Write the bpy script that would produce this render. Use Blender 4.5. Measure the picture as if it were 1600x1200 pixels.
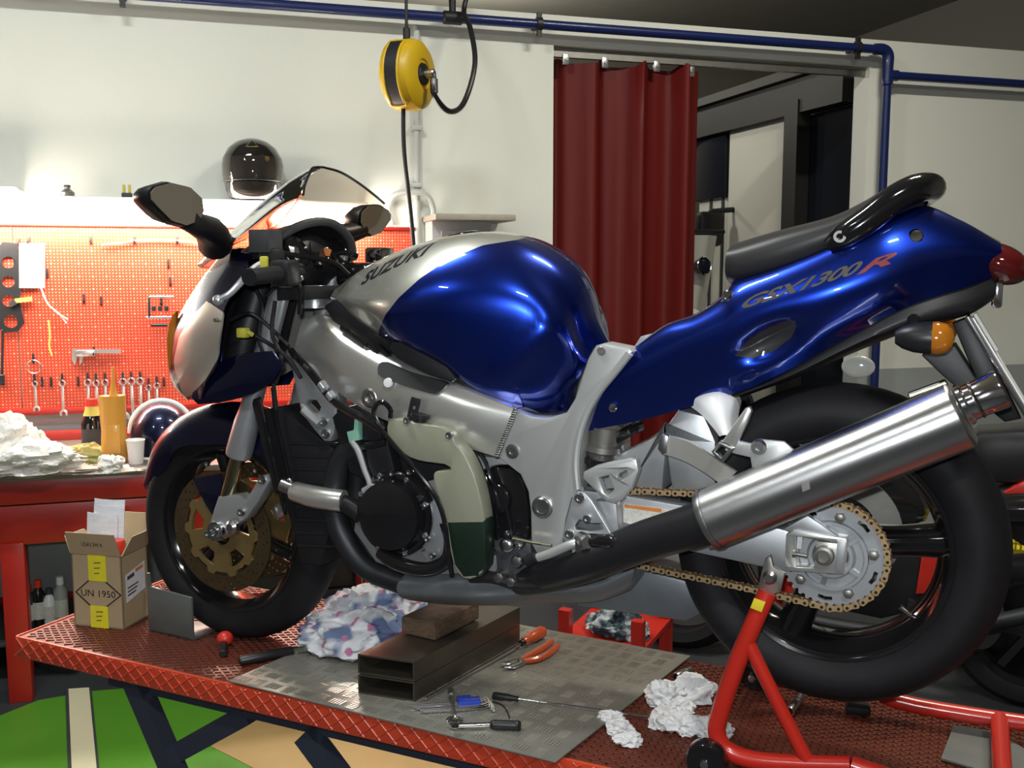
import bpy, bmesh, math, random
import numpy as np
from mathutils import Vector, Matrix
from mathutils.geometry import tessellate_polygon
from mathutils.bvhtree import BVHTree
R_ = math.radians
PI = math.pi
rnd = random.Random(7)
for o in list(bpy.data.objects):
    bpy.data.objects.remove(o)
scene = bpy.context.scene
COL = scene.collection

# ------------------------------------------------------------------ camera
FPX, HOR, THETA, PSI = 1550.0, 420.0, R_(16.7), R_(25)
PITCH = math.atan((600 - HOR) / FPX)
CAM = Vector((0, -5.2 * math.cos(THETA), 1.70))
CF = Vector((math.sin(THETA) * math.cos(PITCH), math.cos(THETA) * math.cos(PITCH), -math.sin(PITCH)))
CR = Vector((math.cos(THETA), -math.sin(THETA), 0))
CU = CR.cross(CF)
cd = bpy.data.cameras.new('camera')
cd.sensor_fit = 'HORIZONTAL'; cd.sensor_width = 36; cd.lens = 36 * FPX / 1600
cd.clip_start = 0.05; cd.clip_end = 60
cam = bpy.data.objects.new('camera', cd); COL.objects.link(cam)
m3 = Matrix((CR, CU, -CF)).transposed()
cam.matrix_world = Matrix.Translation(CAM) @ m3.to_4x4()
scene.camera = cam

# ------------------------------------------------------------------ world, lights, exposure
scene.view_settings.view_transform = 'Standard'
scene.view_settings.look = 'None'
scene.view_settings.gamma = 1.0
scene.view_settings.use_curve_mapping = False
scene.view_settings.exposure = -0.15
world = bpy.data.worlds.new('world'); scene.world = world
world.use_nodes = True
world.node_tree.nodes['Background'].inputs[0].default_value = (0.9, 0.95, 1.0, 1)
world.node_tree.nodes['Background'].inputs[1].default_value = 0.02

def area_light(name, loc, target, size, energy, color, spread=180):
    d = bpy.data.lights.new(name, 'AREA')
    d.shape = 'RECTANGLE'; d.size, d.size_y = size
    d.energy = energy; d.color = color; d.spread = R_(spread)
    o = bpy.data.objects.new(name, d); COL.objects.link(o)
    o.location = loc
    o.rotation_euler = (Vector(target) - Vector(loc)).to_track_quat('-Z', 'Y').to_euler()
    return o
# ceiling tube fixtures of the workshop hall
area_light('ceiling_tubes_right', (2.5, -2.6, 4.25), (2.5, -2.59, 0), (0.9, 0.14), 110, (1.0, 0.95, 0.80))
area_light('ceiling_tubes_left', (-.6, -2.5, 4.25), (-.6, -2.49, 0), (0.9, 0.14), 85, (0.95, 1.0, 0.97))
area_light('ceiling_tubes_rear', (0.4, -6.4, 4.25), (0.4, -6.39, 0), (0.7, 0.14), 120, (1.0, 1.0, 0.95))
area_light('ceiling_tubes_side', (-3.0, -5.4, 4.25), (-3.0, -5.39, 0), (0.14, 0.7), 50, (0.95, 1.0, 1.0))
# two unseen fill lights added to brighten the rooms beyond the partition
for fill_name, fill_at, fill_w in (('far_room_fill', (2.3, 2.0, 3.3), 50), ('far_hall_fill', (2.6, 5.2, 3.9), 110)):
    pl = bpy.data.lights.new(fill_name, 'POINT'); pl.energy = fill_w; pl.color = (1.0, .95, .82); pl.shadow_soft_size = .12
    plo = bpy.data.objects.new(fill_name, pl); COL.objects.link(plo); plo.location = fill_at
# the camera's own flash
area_light('camera_flash', CAM + CU * 0.07 - CR * 0.03 - CF * 0.02, CAM + CF * 2.5 - CU * .1, (0.05, 0.03), 10, (0.93, 0.97, 1.0), 110)

# ------------------------------------------------------------------ picking points in the place
def ray(px, py):
    return CR * ((px - 800) / FPX) - CU * ((py - 600) / FPX) + CF
def onplane(px, py, n, k):
    d = ray(px, py)
    return CAM + d * ((k - n.dot(CAM)) / n.dot(d))
def W(px, py, off=0.0):                      # a point on the back wall, off metres in front of it
    return onplane(px, py, Vector((0, 1, 0)), -off)
def G(px, py, h=0.0):                        # a point on the floor, h above it
    return onplane(px, py, Vector((0, 0, 1)), h)
BANG = -(THETA + PSI)
BA = Vector((math.cos(BANG), math.sin(BANG), 0))      # along the motorcycle, to its rear
BN = Vector((math.sin(BANG), -math.cos(BANG), 0))     # to its left side
_p = CAM + ray(1312, 840) * (FPX / 785)
BKK = BN.dot(_p)
TZ = onplane(368, 820, BN, BKK).z - 0.30              # top of the lift table
BO = Vector((_p.x, _p.y, TZ)) - BA * 0.75
BM = Matrix(((BA.x, -BN.x, 0, BO.x), (BA.y, -BN.y, 0, BO.y), (0, 0, 1, BO.z), (0, 0, 0, 1)))
def B(px, py, v):                            # motorcycle coordinates of a point on its plane v (metres left of centre)
    w = onplane(px, py, BN, BKK + v) - BO
    return Vector((w.dot(BA), -v, w.z))
def L(u, v, w):
    return Vector((u, -v, w))
def T(px, py, h=0.0):                        # on the lift table, in world coordinates
    return onplane(px, py, Vector((0, 0, 1)), TZ + h)
def topix(P):
    q = P - CAM; z = q.dot(CF)
    return 800 + FPX * q.dot(CR) / z, 600 - FPX * q.dot(CU) / z

# ------------------------------------------------------------------ mesh builders: all return (verts, faces)
def crom(P, n, closed=False):
    P = [np.array(p, float) for p in P]
    N = len(P); out = []
    if N == 2:
        return [P[0] + (P[1] - P[0]) * i / n for i in range(n + 1)]
    rng = range(N if closed else N - 1)
    for i in rng:
        if closed:
            a, b, c, d = P[i - 1], P[i], P[(i + 1) % N], P[(i + 2) % N]
        else:
            b, c = P[i], P[i + 1]
            a = P[i - 1] if i > 0 else 2 * b - c
            d = P[i + 2] if i + 2 < N else 2 * c - b
        for k in range(n):
            t = k / n
            out.append(0.5 * ((2 * b) + (c - a) * t + (2 * a - 5 * b + 4 * c - d) * t * t + (3 * b - a - 3 * c + d) * t ** 3))
    if not closed:
        out.append(P[-1])
    return out
def join(*ms):
    V, F = [], []
    for v, f in ms:
        o = len(V); V += list(v); F += [tuple(i + o for i in q) for q in f]
    return V, F
def xf(m, M):
    return [tuple(M @ Vector(v)) for v in m[0]], m[1]
def mirror(m):
    return [(v[0], -v[1], v[2]) for v in m[0]], [tuple(reversed(f)) for f in m[1]]
def tube(P, r, seg=10, n=6, closed=False, straight=False, squash=None):
    rl = list(r) if isinstance(r, (list, tuple)) else None
    if straight:
        Q = [np.array(p, float) for p in P]; rr = rl or [r] * len(Q)
    else:
        Q = crom(P, n, closed)
        rr = [r] * len(Q) if rl is None else [float(q[0]) for q in crom([(x,) for x in rl], n, closed)]
    M = len(Q); V, F = [], []
    tan = []
    for i in range(M):
        if closed: t = Q[(i + 1) % M] - Q[i - 1]
        else: t = Q[min(i + 1, M - 1)] - Q[max(i - 1, 0)]
        tan.append(t / (np.linalg.norm(t) + 1e-12))
    ref = np.array((0, 0, 1.0)) if abs(tan[0][2]) < .9 else np.array((1.0, 0, 0))
    nrm = np.cross(tan[0], ref); nrm /= np.linalg.norm(nrm)
    for i in range(M):
        nrm = nrm - tan[i] * nrm.dot(tan[i]); nrm /= (np.linalg.norm(nrm) + 1e-12)
        bi = np.cross(tan[i], nrm)
        for k in range(seg):
            a = 2 * PI * k / seg
            V.append(tuple(Q[i] + rr[i] * (math.cos(a) * nrm + math.sin(a) * bi * (squash or 1))))
    for i in range(M if closed else M - 1):
        j = (i + 1) % M
        for k in range(seg):
            k2 = (k + 1) % seg
            F.append((i * seg + k, i * seg + k2, j * seg + k2, j * seg + k))
    if not closed:
        F.append(tuple(reversed(range(seg)))); F.append(tuple(range((M - 1) * seg, M * seg)))
    return V, F
def lathe(p0, axis, prof, seg=32, arc=None):
    p0 = Vector(p0); ax = Vector(axis).normalized()
    ref = Vector((0, 0, 1)) if abs(ax.z) < .9 else Vector((1, 0, 0))
    e1 = ax.cross(ref).normalized(); e2 = ax.cross(e1)
    V, F, rings = [], [], []
    for t, r in prof:
        if r <= 1e-6:
            rings.append([len(V)]); V.append(tuple(p0 + ax * t))
        else:
            rings.append(list(range(len(V), len(V) + seg)))
            for k in range(seg):
                a = 2 * PI * k / seg
                V.append(tuple(p0 + ax * t + (e1 * math.cos(a) + e2 * math.sin(a)) * r))
    for A, Bq in zip(rings[:-1], rings[1:]):
        for k in range(seg):
            k2 = (k + 1) % seg
            if len(A) == 1 and len(Bq) == 1: continue
            if len(A) == 1: F.append((A[0], Bq[k2], Bq[k]))
            elif len(Bq) == 1: F.append((A[k], A[k2], Bq[0]))
            else: F.append((A[k], A[k2], Bq[k2], Bq[k]))
    return V, F
def rod(a, b, r, seg=16, ch=None):           # chamfered cylinder from a to b
    a, b = Vector(a), Vector(b); h = (b - a).length
    ch = min(r * .25, h * .3) if ch is None else ch
    return lathe(a, b - a, [(0, 0), (0, r - ch), (ch, r), (h - ch, r), (h, r - ch), (h, 0)], seg)
def patch(rows, nu=5, nv=5):                 # smooth grid through control points
    A = [crom(r, nu) for r in rows]
    cols = [crom([A[i][j] for i in range(len(A))], nv) for j in range(len(A[0]))]
    return np.array([[cols[j][i] for j in range(len(cols))] for i in range(len(cols[0]))])
def grid_mesh(g, flip=False):
    n, m = g.shape[:2]
    V = [tuple(p) for p in g.reshape(-1, 3)]; F = []
    for i in range(n - 1):
        for j in range(m - 1):
            q = (i * m + j, i * m + j + 1, (i + 1) * m + j + 1, (i + 1) * m + j)
            F.append(tuple(reversed(q)) if flip else q)
    return V, F
def shell(g, off):                           # closed solid: the grid plus the grid shifted by off (vector, or metres along normals)
    n, m = g.shape[:2]
    if isinstance(off, (int, float)):
        du = np.gradient(g, axis=1); dv = np.gradient(g, axis=0)
        nn = np.cross(du, dv); nn /= (np.linalg.norm(nn, axis=2, keepdims=True) + 1e-9)
        h = g + nn * off
    else:
        h = g + np.array(off)
    V = [tuple(p) for p in g.reshape(-1, 3)] + [tuple(p) for p in h.reshape(-1, 3)]
    F = []; s = n * m
    for i in range(n - 1):
        for j in range(m - 1):
            q = (i * m + j, i * m + j + 1, (i + 1) * m + j + 1, (i + 1) * m + j)
            F.append(q); F.append(tuple(s + k for k in reversed(q)))
    rim = [j for j in range(m)] + [i * m + m - 1 for i in range(1, n)] + [(n - 1) * m + j for j in range(m - 2, -1, -1)] + [i * m for i in range(n - 2, 0, -1)]
    for k in range(len(rim)):
        a, b = rim[k], rim[(k + 1) % len(rim)]
        F.append((b, a, a + s, b + s))
    return V, F
def plate(outer, ext, holes=(), bevel=0.0, bseg=2):   # flat piece of given outline and thickness, with holes
    ext = Vector(ext)
    loops = [[Vector(p) for p in outer]] + [[Vector(p) for p in h] for h in holes]
    bm = bmesh.new(); fl, bl = [], []
    for lp in loops:
        fl.append([bm.verts.new(p) for p in lp]); bl.append([bm.verts.new(p + ext) for p in lp])
    rim = []
    if not holes:
        bm.faces.new(fl[0]); bm.faces.new(list(reversed(bl[0])))
    else:
        flat_f = [v for l in fl for v in l]; flat_b = [v for l in bl for v in l]
        for t in tessellate_polygon(loops):
            try:
                bm.faces.new([flat_f[i] for i in t]); bm.faces.new([flat_b[i] for i in reversed(t)])
            except ValueError: pass
    for a, b in zip(fl, bl):
        n = len(a)
        for i in range(n):
            try: bm.faces.new((a[i], b[i], b[(i + 1) % n], a[(i + 1) % n]))
            except ValueError: pass
    bmesh.ops.recalc_face_normals(bm, faces=bm.faces)
    if bevel > 0:
        bm.edges.ensure_lookup_table()
        ed = []
        for a, b in zip(fl, bl):
            n = len(a)
            for s in (a, b):
                for i in range(n):
                    e = bm.edges.get((s[i], s[(i + 1) % n]))
                    if e: ed.append(e)
        bmesh.ops.bevel(bm, geom=ed, offset=bevel, segments=bseg, profile=.5, affect='EDGES', clamp_overlap=True)
    return bm_out(bm)
def bm_out(bm):
    bm.verts.index_update()
    V = [tuple(v.co) for v in bm.verts]; F = [tuple(v.index for v in f.verts) for f in bm.faces]
    bm.free(); return V, F
def box(c, s, rz=0.0, bevel=0.0, M=None, bseg=2):
    bm = bmesh.new(); bmesh.ops.create_cube(bm, size=1)
    for v in bm.verts: v.co = Vector((v.co.x * s[0], v.co.y * s[1], v.co.z * s[2]))
    if bevel > 0:
        bmesh.ops.bevel(bm, geom=list(bm.edges), offset=bevel, segments=bseg, profile=.5, affect='EDGES', clamp_overlap=True)
    m = bm_out(bm)
    X = Matrix.Translation(Vector(c)) @ (M.to_4x4() if M is not None else Matrix.Rotation(rz, 4, 'Z'))
    return xf(m, X)
def bar(a, b, w, h, up=(0, 0, 1), bevel=0.0):          # box-section bar from a to b
    a, b = Vector(a), Vector(b); x = (b - a).normalized(); up = Vector(up)
    y = up.cross(x).normalized(); z = x.cross(y)
    return box((a + b) / 2, ((b - a).length, w, h), bevel=bevel, M=Matrix((x, y, z)).transposed())
def circ(c, r, n, e1, e2, a0=0.0, sx=1.0):
    c, e1, e2 = Vector(c), Vector(e1), Vector(e2)
    return [c + (e1 * math.cos(a0 + 2 * PI * k / n) * sx + e2 * math.sin(a0 + 2 * PI * k / n)) * r for k in range(n)]
def ellipsoid(c, s, seg=20, rings=12, M=None):
    prof = [(-math.cos(PI * i / rings), math.sin(PI * i / rings)) for i in range(rings + 1)]
    m = lathe((0, 0, 0), (0, 0, 1), prof, seg)
    X = Matrix.Translation(Vector(c)) @ (M.to_4x4() if M is not None else Matrix()) @ Matrix.Diagonal((s[0], s[1], s[2], 1))
    return xf(m, X)
def crumple(c, s, seed, amp=.35, seg=26, rings=16, M=None):
    from mathutils import noise
    off = Vector((seed * 3.7, seed * 1.3, seed * 2.1))
    V, F = ellipsoid((0, 0, 0), (1, 1, 1), seg * 2, rings * 2)
    W_ = []
    for v in V:
        p = Vector(v)
        k = noise.noise(p * .9 + off) * .9                                # overall lumps
        f = abs(noise.noise(p * 2.1 + off * 2)) * .9 + abs(noise.noise(p * 4.7 + off)) * .45   # creases
        q = p * (1 + amp * (k + .35 - f)) + noise.noise_vector(p * 1.6 + off) * (.22 * amp)
        W_.append((q.x * s[0], q.y * s[1], max(-.5, q.z) * s[2]))
    X = Matrix.Translation(Vector(c)) @ (M.to_4x4() if M is not None else Matrix())
    return xf((W_, F), X)
def text_geo(s, font_shear=0.0, spacing=1.0, bold=0.0, cut=0.0):   # lettering as flat triangles, width normalised to its own size
    c = bpy.data.curves.new('lettering', 'FONT'); c.body = s; c.size = 1; c.shear = font_shear; c.space_character = spacing
    c.resolution_u = 3; c.offset = bold
    o = bpy.data.objects.new('lettering', c)
    me = o.to_mesh()
    bm = bmesh.new(); bm.from_mesh(me); o.to_mesh_clear()
    bpy.data.objects.remove(o); bpy.data.curves.remove(c)
    bmesh.ops.triangulate(bm, faces=bm.faces)
    if cut:
        for _ in range(4):
            ed = [e for e in bm.edges if e.calc_length() > cut]
            if not ed: break
            bmesh.ops.subdivide_edges(bm, edges=ed, cuts=1)
            bmesh.ops.triangulate(bm, faces=bm.faces)
    V, F = bm_out(bm)
    x0, x1 = min(v[0] for v in V), max(v[0] for v in V); y0, y1 = min(v[1] for v in V), max(v[1] for v in V)
    return [((v[0] - x0) / (x1 - x0), (v[1] - y0) / (y1 - y0), 0) for v in V], F

# ------------------------------------------------------------------ objects
ROOT = {}
def tag(o, label=None, cat=None, group=None, kind=None):
    if label: o['label'] = label
    if cat: o['category'] = cat
    if group: o['group'] = group
    if kind: o['kind'] = kind
    return o
def thing(name, label, cat, loc, rz=0.0, group=None):
    o = bpy.data.objects.new(name, None); COL.objects.link(o)
    o.empty_display_size = .1
    o.location = loc; o.rotation_euler = (0, 0, rz)
    ROOT[o.name] = Matrix.Translation(Vector(loc)) @ Matrix.Rotation(rz, 4, 'Z')
    return tag(o, label, cat, group)
def mkmesh(name, m, mats, smooth=35):
    V, F = m
    me = bpy.data.meshes.new(name)
    me.from_pydata([tuple(v) for v in V], [], F)
    for mm in (mats if isinstance(mats, (list, tuple)) else [mats]):
        me.materials.append(MATS[mm])
    me.validate(); me.update()
    if smooth:
        me.shade_smooth()
        try: me.set_sharp_from_angle(angle=R_(smooth))
        except Exception: pass
    return me
def part(name, m, mat, parent, smooth=35, local=False, label=None, kind=None):
    M = ROOT[parent.name]
    if not local:
        Mi = M.inverted()
        m = ([tuple(Mi @ Vector(v)) for v in m[0]], m[1])
    me = mkmesh(name, m, mat, smooth)
    o = bpy.data.objects.new(name, me); COL.objects.link(o); o.parent = parent
    ROOT[o.name] = M
    if label: o['label'] = label
    if kind: o['kind'] = kind
    return o
def solo(name, m, mat, label=None, cat=None, group=None, kind=None, smooth=35):
    V = m[0]
    c = Vector(((min(v[0] for v in V) + max(v[0] for v in V)) / 2, (min(v[1] for v in V) + max(v[1] for v in V)) / 2, min(v[2] for v in V)))
    me = mkmesh(name, ([tuple(Vector(v) - c) for v in V], m[1]), mat, smooth)
    o = bpy.data.objects.new(name, me); COL.objects.link(o); o.location = c
    ROOT[o.name] = Matrix.Translation(c)
    return tag(o, label, cat, group, kind)
def copy_piece(src, parent, loc, rot=None):
    o = src.copy(); COL.objects.link(o); o.parent = parent; o.location = loc
    if rot is not None: o.rotation_euler = rot
    ROOT[o.name] = ROOT[parent.name]
    return o
def point_attr(me, name, vals):
    a = me.attributes.new(name, 'FLOAT', 'POINT'); a.data.foreach_set('value', list(vals))

# ------------------------------------------------------------------ materials
MATS = {}
def mat(name, col, rough=.5, metal=0.0, coat=0.0, var=None, bump=None, trans=0.0, emit=None, ior=1.45, aniso=0.0, alpha=1.0, grain=None, coat_rough=.05, spec=None):
    m = bpy.data.materials.new(name); m.use_nodes = True
    nt = m.node_tree; b = nt.nodes['Principled BSDF']
    b.inputs['Base Color'].default_value = (*col, 1)
    b.inputs['Roughness'].default_value = rough; b.inputs['Metallic'].default_value = metal
    b.inputs['Coat Weight'].default_value = coat; b.inputs['Coat Roughness'].default_value = coat_rough
    b.inputs['Transmission Weight'].default_value = trans; b.inputs['IOR'].default_value = ior
    b.inputs['Alpha'].default_value = alpha
    if spec is not None: b.inputs['Specular IOR Level'].default_value = spec
    if aniso: b.inputs['Anisotropic'].default_value = aniso
    if emit:
        b.inputs['Emission Color'].default_value = (*emit[0], 1); b.inputs['Emission Strength'].default_value = emit[1]
    tc = nt.nodes.new('ShaderNodeTexCoord')
    if var:                                   # (scale, colour2, contrast, stretch)
        n = nt.nodes.new('ShaderNodeTexNoise'); n.inputs['Scale'].default_value = var[0]; n.inputs['Detail'].default_value = 6
        n.inputs['Roughness'].default_value = .65
        src = tc.outputs['Object']
        if len(var) > 3:
            mp = nt.nodes.new('ShaderNodeMapping'); mp.inputs['Scale'].default_value = var[3]
            nt.links.new(src, mp.inputs['Vector']); src = mp.outputs[0]
        nt.links.new(src, n.inputs['Vector'])
        r = nt.nodes.new('ShaderNodeValToRGB')
        lo = .5 - var[2] / 2; hi = .5 + var[2] / 2
        r.color_ramp.elements[0].position = lo; r.color_ramp.elements[0].color = (*col, 1)
        r.color_ramp.elements[1].position = hi; r.color_ramp.elements[1].color = (*var[1], 1)
        nt.links.new(n.outputs['Fac'], r.inputs['Fac']); nt.links.new(r.outputs['Color'], b.inputs['Base Color'])
    if bump:                                  # (scale, strength, distance, stretch)
        n = nt.nodes.new('ShaderNodeTexNoise'); n.inputs['Scale'].default_value = bump[0]; n.inputs['Detail'].default_value = 4
        src = tc.outputs['Object']
        if len(bump) > 3:
            mp = nt.nodes.new('ShaderNodeMapping'); mp.inputs['Scale'].default_value = bump[3]
            nt.links.new(src, mp.inputs['Vector']); src = mp.outputs[0]
        nt.links.new(src, n.inputs['Vector'])
        bp = nt.nodes.new('ShaderNodeBump'); bp.inputs['Strength'].default_value = bump[1]; bp.inputs['Distance'].default_value = bump[2]
        nt.links.new(n.outputs['Fac'], bp.inputs['Height']); nt.links.new(bp.outputs[0], b.inputs['Normal'])
    MATS[name] = m
    return m
mat('wall_white', (.76, .77, .71), .62, var=(1.3, (.70, .715, .66), .8), bump=(60, .12, .004))
mat('wall_grey', (.36, .38, .38), .55, var=(2, (.31, .33, .33), .8), bump=(60, .12, .004))
mat('ceiling_grey', (.30, .29, .25), .9, var=(3, (.24, .23, .2), .7))
mat('hall_mid', (.30, .29, .26), .8)
mat('hall_dark', (.10, .10, .095), .8)
mat('floor_dark', (.040, .042, .047), .5, var=(3, (.025, .027, .03), .7), bump=(40, .1, .003))
mat('floor_green', (.085, .27, .02), .42, var=(4, (.07, .22, .018), .7), bump=(40, .08, .003))
mat('floor_tan', (.42, .28, .12), .42, var=(3.2, (.36, .235, .095), .6), bump=(40, .08, .003))
mat('floor_cream', (.66, .62, .42), .45, var=(5, (.6, .56, .38), .6))
mat('pipe_blue', (.008, .018, .10), .35, coat=.3)
mat('black_iron', (.015, .015, .018), .45)
mat('curtain_red', (.15, .011, .009), .5, var=(1.2, (.09, .007, .006), .8, (6, 6, .4)), coat=.08, coat_rough=.4, spec=.25, bump=(5, .25, .01, (4, 4, .3)))
mat('steel_clip', (.5, .5, .52), .35, metal=.9)
mat('dark_frame', (.009, .008, .007), .6)
mat('dark_window', (.012, .014, .022), .12)
mat('van_white', (.62, .62, .56), .75)
mat('red_paint', (.42, .018, .010), .38, coat=.25, var=(6, (.34, .014, .008), .6), coat_rough=.2)
mat('stand_red', (.50, .022, .012), .32, coat=.4, var=(9, (.42, .018, .010), .6), coat_rough=.15)
mat('table_red', (.56, .062, .022), .33, coat=.3, var=(5, (.46, .045, .018), .6), coat_rough=.2)
mat('table_top', (.17, .034, .020), .36, metal=.25, var=(7, (.09, .035, .025), .7), coat=.15)
mat('bench_steel', (.30, .27, .24), .38, metal=.6, var=(8, (.2, .17, .15), .7))
mat('lift_arm', (.030, .036, .055), .4, coat=.2)
mat('tube_light', (1, 1, 1), .5, emit=((1.0, .92, .78), 75))
mat('lamp_housing', (.8, .8, .78), .4)
mat('black_plastic', (.012, .012, .014), .38, bump=(300, .06, .001))
mat('black_gloss', (.008, .008, .009), .12, coat=.6)
mat('black_satin', (.012, .012, .014), .45)
mat('dark_grey', (.05, .052, .058), .5, var=(30, (.03, .032, .036), .6))
mat('radiator_black', (.012, .012, .014), .6, spec=.25)
mat('rubber', (.008, .008, .0095), .62, spec=.25, var=(14, (.014, .014, .016), .6), bump=(120, .1, .001))
mat('alu_polished', (.86, .86, .82), .30, metal=.85, bump=(30, .10, .0006, (2, 2, 90)), var=(3, (.78, .78, .74), .7))
mat('alu_cast', (.52, .54, .56), .42, metal=.75, bump=(180, .10, .0008), var=(10, (.46, .48, .50), .6))
mat('silver_paint', (.52, .52, .47), .36, metal=.75, coat=.6, var=(4, (.50, .50, .455), .6))
mat('frame_paint', (.45, .46, .455), .40, metal=.55, coat=.25, bump=(200, .05, .0005), coat_rough=.2)
mat('chrome', (.78, .78, .80), .10, metal=1.0)
mat('steel', (.50, .50, .50), .28, metal=1.0)
mat('steel_dull', (.34, .33, .31), .42, metal=.9, var=(20, (.24, .23, .21), .6))
mat('muffler_steel', (.66, .66, .66), .27, metal=1.0, aniso=.5, bump=(30, .10, .0008, (60, 60, 60)), var=(5, (.60, .60, .60), .6))
mat('fork_gold', (.36, .33, .20), .16, metal=1.0)
mat('disc_bronze', (.23, .17, .095), .38, metal=.9, var=(30, (.17, .125, .07), .6))
mat('carrier_gold', (.40, .29, .12), .40, metal=.8)
mat('chain_gold', (.66, .47, .26), .36, metal=.7)
mat('chain_inner', (.20, .125, .06), .42, metal=.8)
mat('pin_dark', (.06, .04, .025), .4, metal=.8)
mat('amber', (.50, .17, .012), .14, trans=.25, coat=.5)
mat('red_lens', (.085, .006, .006), .10, coat=1)
mat('clear_lens', (.75, .77, .72), .12, trans=.4, coat=.3)
mat('mirror_glass', (.40, .35, .29), .12, metal=.7)
mat('smoke_screen', (.80, .70, .62), .02, trans=1.0, ior=1.05)
mat('coolant_plastic', (.25, .255, .19), .34, var=(9, (.20, .205, .15), .7), coat=.25, coat_rough=.25)
mat('coolant_fluid', (.008, .018, .012), .3, coat=.3)
mat('white_plastic', (.74, .75, .76), .35, coat=.2)
mat('connector_green', (.24, .50, .38), .45)
mat('connector_yellow', (.52, .50, .06), .45)
mat('exhaust_grey', (.24, .26, .28), .44, metal=.55, var=(9, (.15, .165, .18), .7))
mat('header_dark', (.022, .025, .030), .45, metal=.5, var=(12, (.035, .036, .04), .6))
mat('exhaust_black', (.010, .010, .012), .38)
mat('sticker', (.70, .68, .62), .5, var=(160, (.50, .49, .46), .3))
mat('sticker_orange', (.60, .20, .05), .5)
mat('letter_black', (.010, .010, .013), .35)
mat('letter_grey', (.065, .055, .042), .45)
mat('letter_red', (.22, .012, .010), .4)
mat('white_paint', (.8, .8, .8), .4)
def blue_mix(name, second, rough2, metal2, first=(.006, .026, .26)):
    m = mat(name, first, .27, metal=.92, coat=1.0, coat_rough=.03)
    nt = m.node_tree; b = nt.nodes['Principled BSDF']
    at = nt.nodes.new('ShaderNodeAttribute'); at.attribute_name = 'paint'
    r = nt.nodes.new('ShaderNodeValToRGB'); r.color_ramp.elements[0].position = .497; r.color_ramp.elements[1].position = .503
    nt.links.new(at.outputs['Fac'], r.inputs['Fac'])
    mx = nt.nodes.new('ShaderNodeMix'); mx.data_type = 'RGBA'
    mx.inputs['A'].default_value = (*first, 1); mx.inputs['B'].default_value = (*second, 1)
    nt.links.new(r.outputs['Color'], mx.inputs['Factor']); nt.links.new(mx.outputs['Result'], b.inputs['Base Color'])
    for sock, a, c in (('Roughness', .27, rough2), ('Metallic', .92, metal2)):
        q = nt.nodes.new('ShaderNodeMix'); q.inputs['A'].default_value = a; q.inputs['B'].default_value = c
        nt.links.new(r.outputs['Color'], q.inputs['Factor']); nt.links.new(q.outputs['Result'], b.inputs[sock])
mat('blue_paint', (.006, .026, .26), .27, metal=.92, coat=1.0, coat_rough=.03)
mat('navy_paint', (.004, .006, .035), .30, metal=.6, coat=1.0, coat_rough=.03)
blue_mix('blue_and_silver', (.52, .52, .47), .36, .75)
blue_mix('blue_and_black', (.015, .015, .017), .5, 0)
blue_mix('navy_and_silver', (.52, .52, .47), .36, .75, (.006, .009, .055))
def pegboard_mat():
    m = mat('pegboard_red', (.50, .03, .02), .45)
    nt = m.node_tree; b = nt.nodes['Principled BSDF']
    tc = nt.nodes.new('ShaderNodeTexCoord'); sp = nt.nodes.new('ShaderNodeSeparateXYZ'); nt.links.new(tc.outputs['Object'], sp.inputs[0])
    def M(op, a, b2=None):
        n = nt.nodes.new('ShaderNodeMath'); n.operation = op
        for i, x in enumerate((a, b2)):
            if x is None: continue
            if isinstance(x, (int, float)): n.inputs[i].default_value = x
            else: nt.links.new(x, n.inputs[i])
        return n.outputs[0]
    def dots(s, rr, ox=0.0, oz=0.0, ez=1.0):
        a = M('SUBTRACT', M('FRACT', M('ADD', M('DIVIDE', sp.outputs['X'], s), 100.5 + ox)), .5)
        c = M('MULTIPLY', M('SUBTRACT', M('FRACT', M('ADD', M('DIVIDE', sp.outputs['Z'], s * ez), 100.5 + oz)), .5), ez)
        d = M('ADD', M('MULTIPLY', a, a), M('MULTIPLY', c, c))
        return M('LESS_THAN', d, rr * rr)
    k = M('MAXIMUM', dots(.0145, .19), dots(.058, .075, .5, .5))
    mx = nt.nodes.new('ShaderNodeMix'); mx.data_type = 'RGBA'
    mx.inputs['A'].default_value = (.50, .046, .016, 1); mx.inputs['B'].default_value = (.60, .36, .27, 1)
    nt.links.new(k, mx.inputs['Factor']); nt.links.new(mx.outputs['Result'], b.inputs['Base Color'])
pegboard_mat()

# ================================================================== THE SETTING
ZTOP = W(1200, 49).z
X0, X1d = W(864, 300).x, W(1351, 300).x
ZD = W(864, 70).z
WT = .14
ZDADO = 1.11
def wall_piece(x0, x1, z0, z1):
    return box(((x0 + x1) / 2, WT / 2, (z0 + z1) / 2), (x1 - x0, WT, z1 - z0))
solo('wall_back', join(wall_piece(-4.5, X0, ZDADO, ZTOP), wall_piece(X0, X1d, ZD, ZTOP), wall_piece(X1d, 8, ZDADO, ZTOP)), 'wall_white', kind='structure', smooth=0)
solo('wall_dado', join(wall_piece(-4.5, X0, 0, ZDADO), wall_piece(X1d, 8, 0, ZDADO)), 'wall_grey', kind='structure', smooth=0)
fl = solo('floor', box((1.5, -1, -.05), (14, 18, .1)), 'floor_dark', kind='structure', smooth=0)
solo('ceiling', box((1.5, -1, 4.75), (14, 18, .2)), 'ceiling_grey', kind='structure', smooth=0)
solo('wall_left', box((-4.55, -4.5, 2.3), (.1, 9, 4.7)), 'hall_dark', kind='structure', smooth=0)
solo('wall_right', box((8.05, -1, 2.3), (.1, 18, 4.7)), 'hall_mid', kind='structure', smooth=0)
solo('wall_front', box((1.5, -9.05, 2.3), (13, .1, 4.7)), 'hall_dark', kind='structure', smooth=0)
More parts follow.
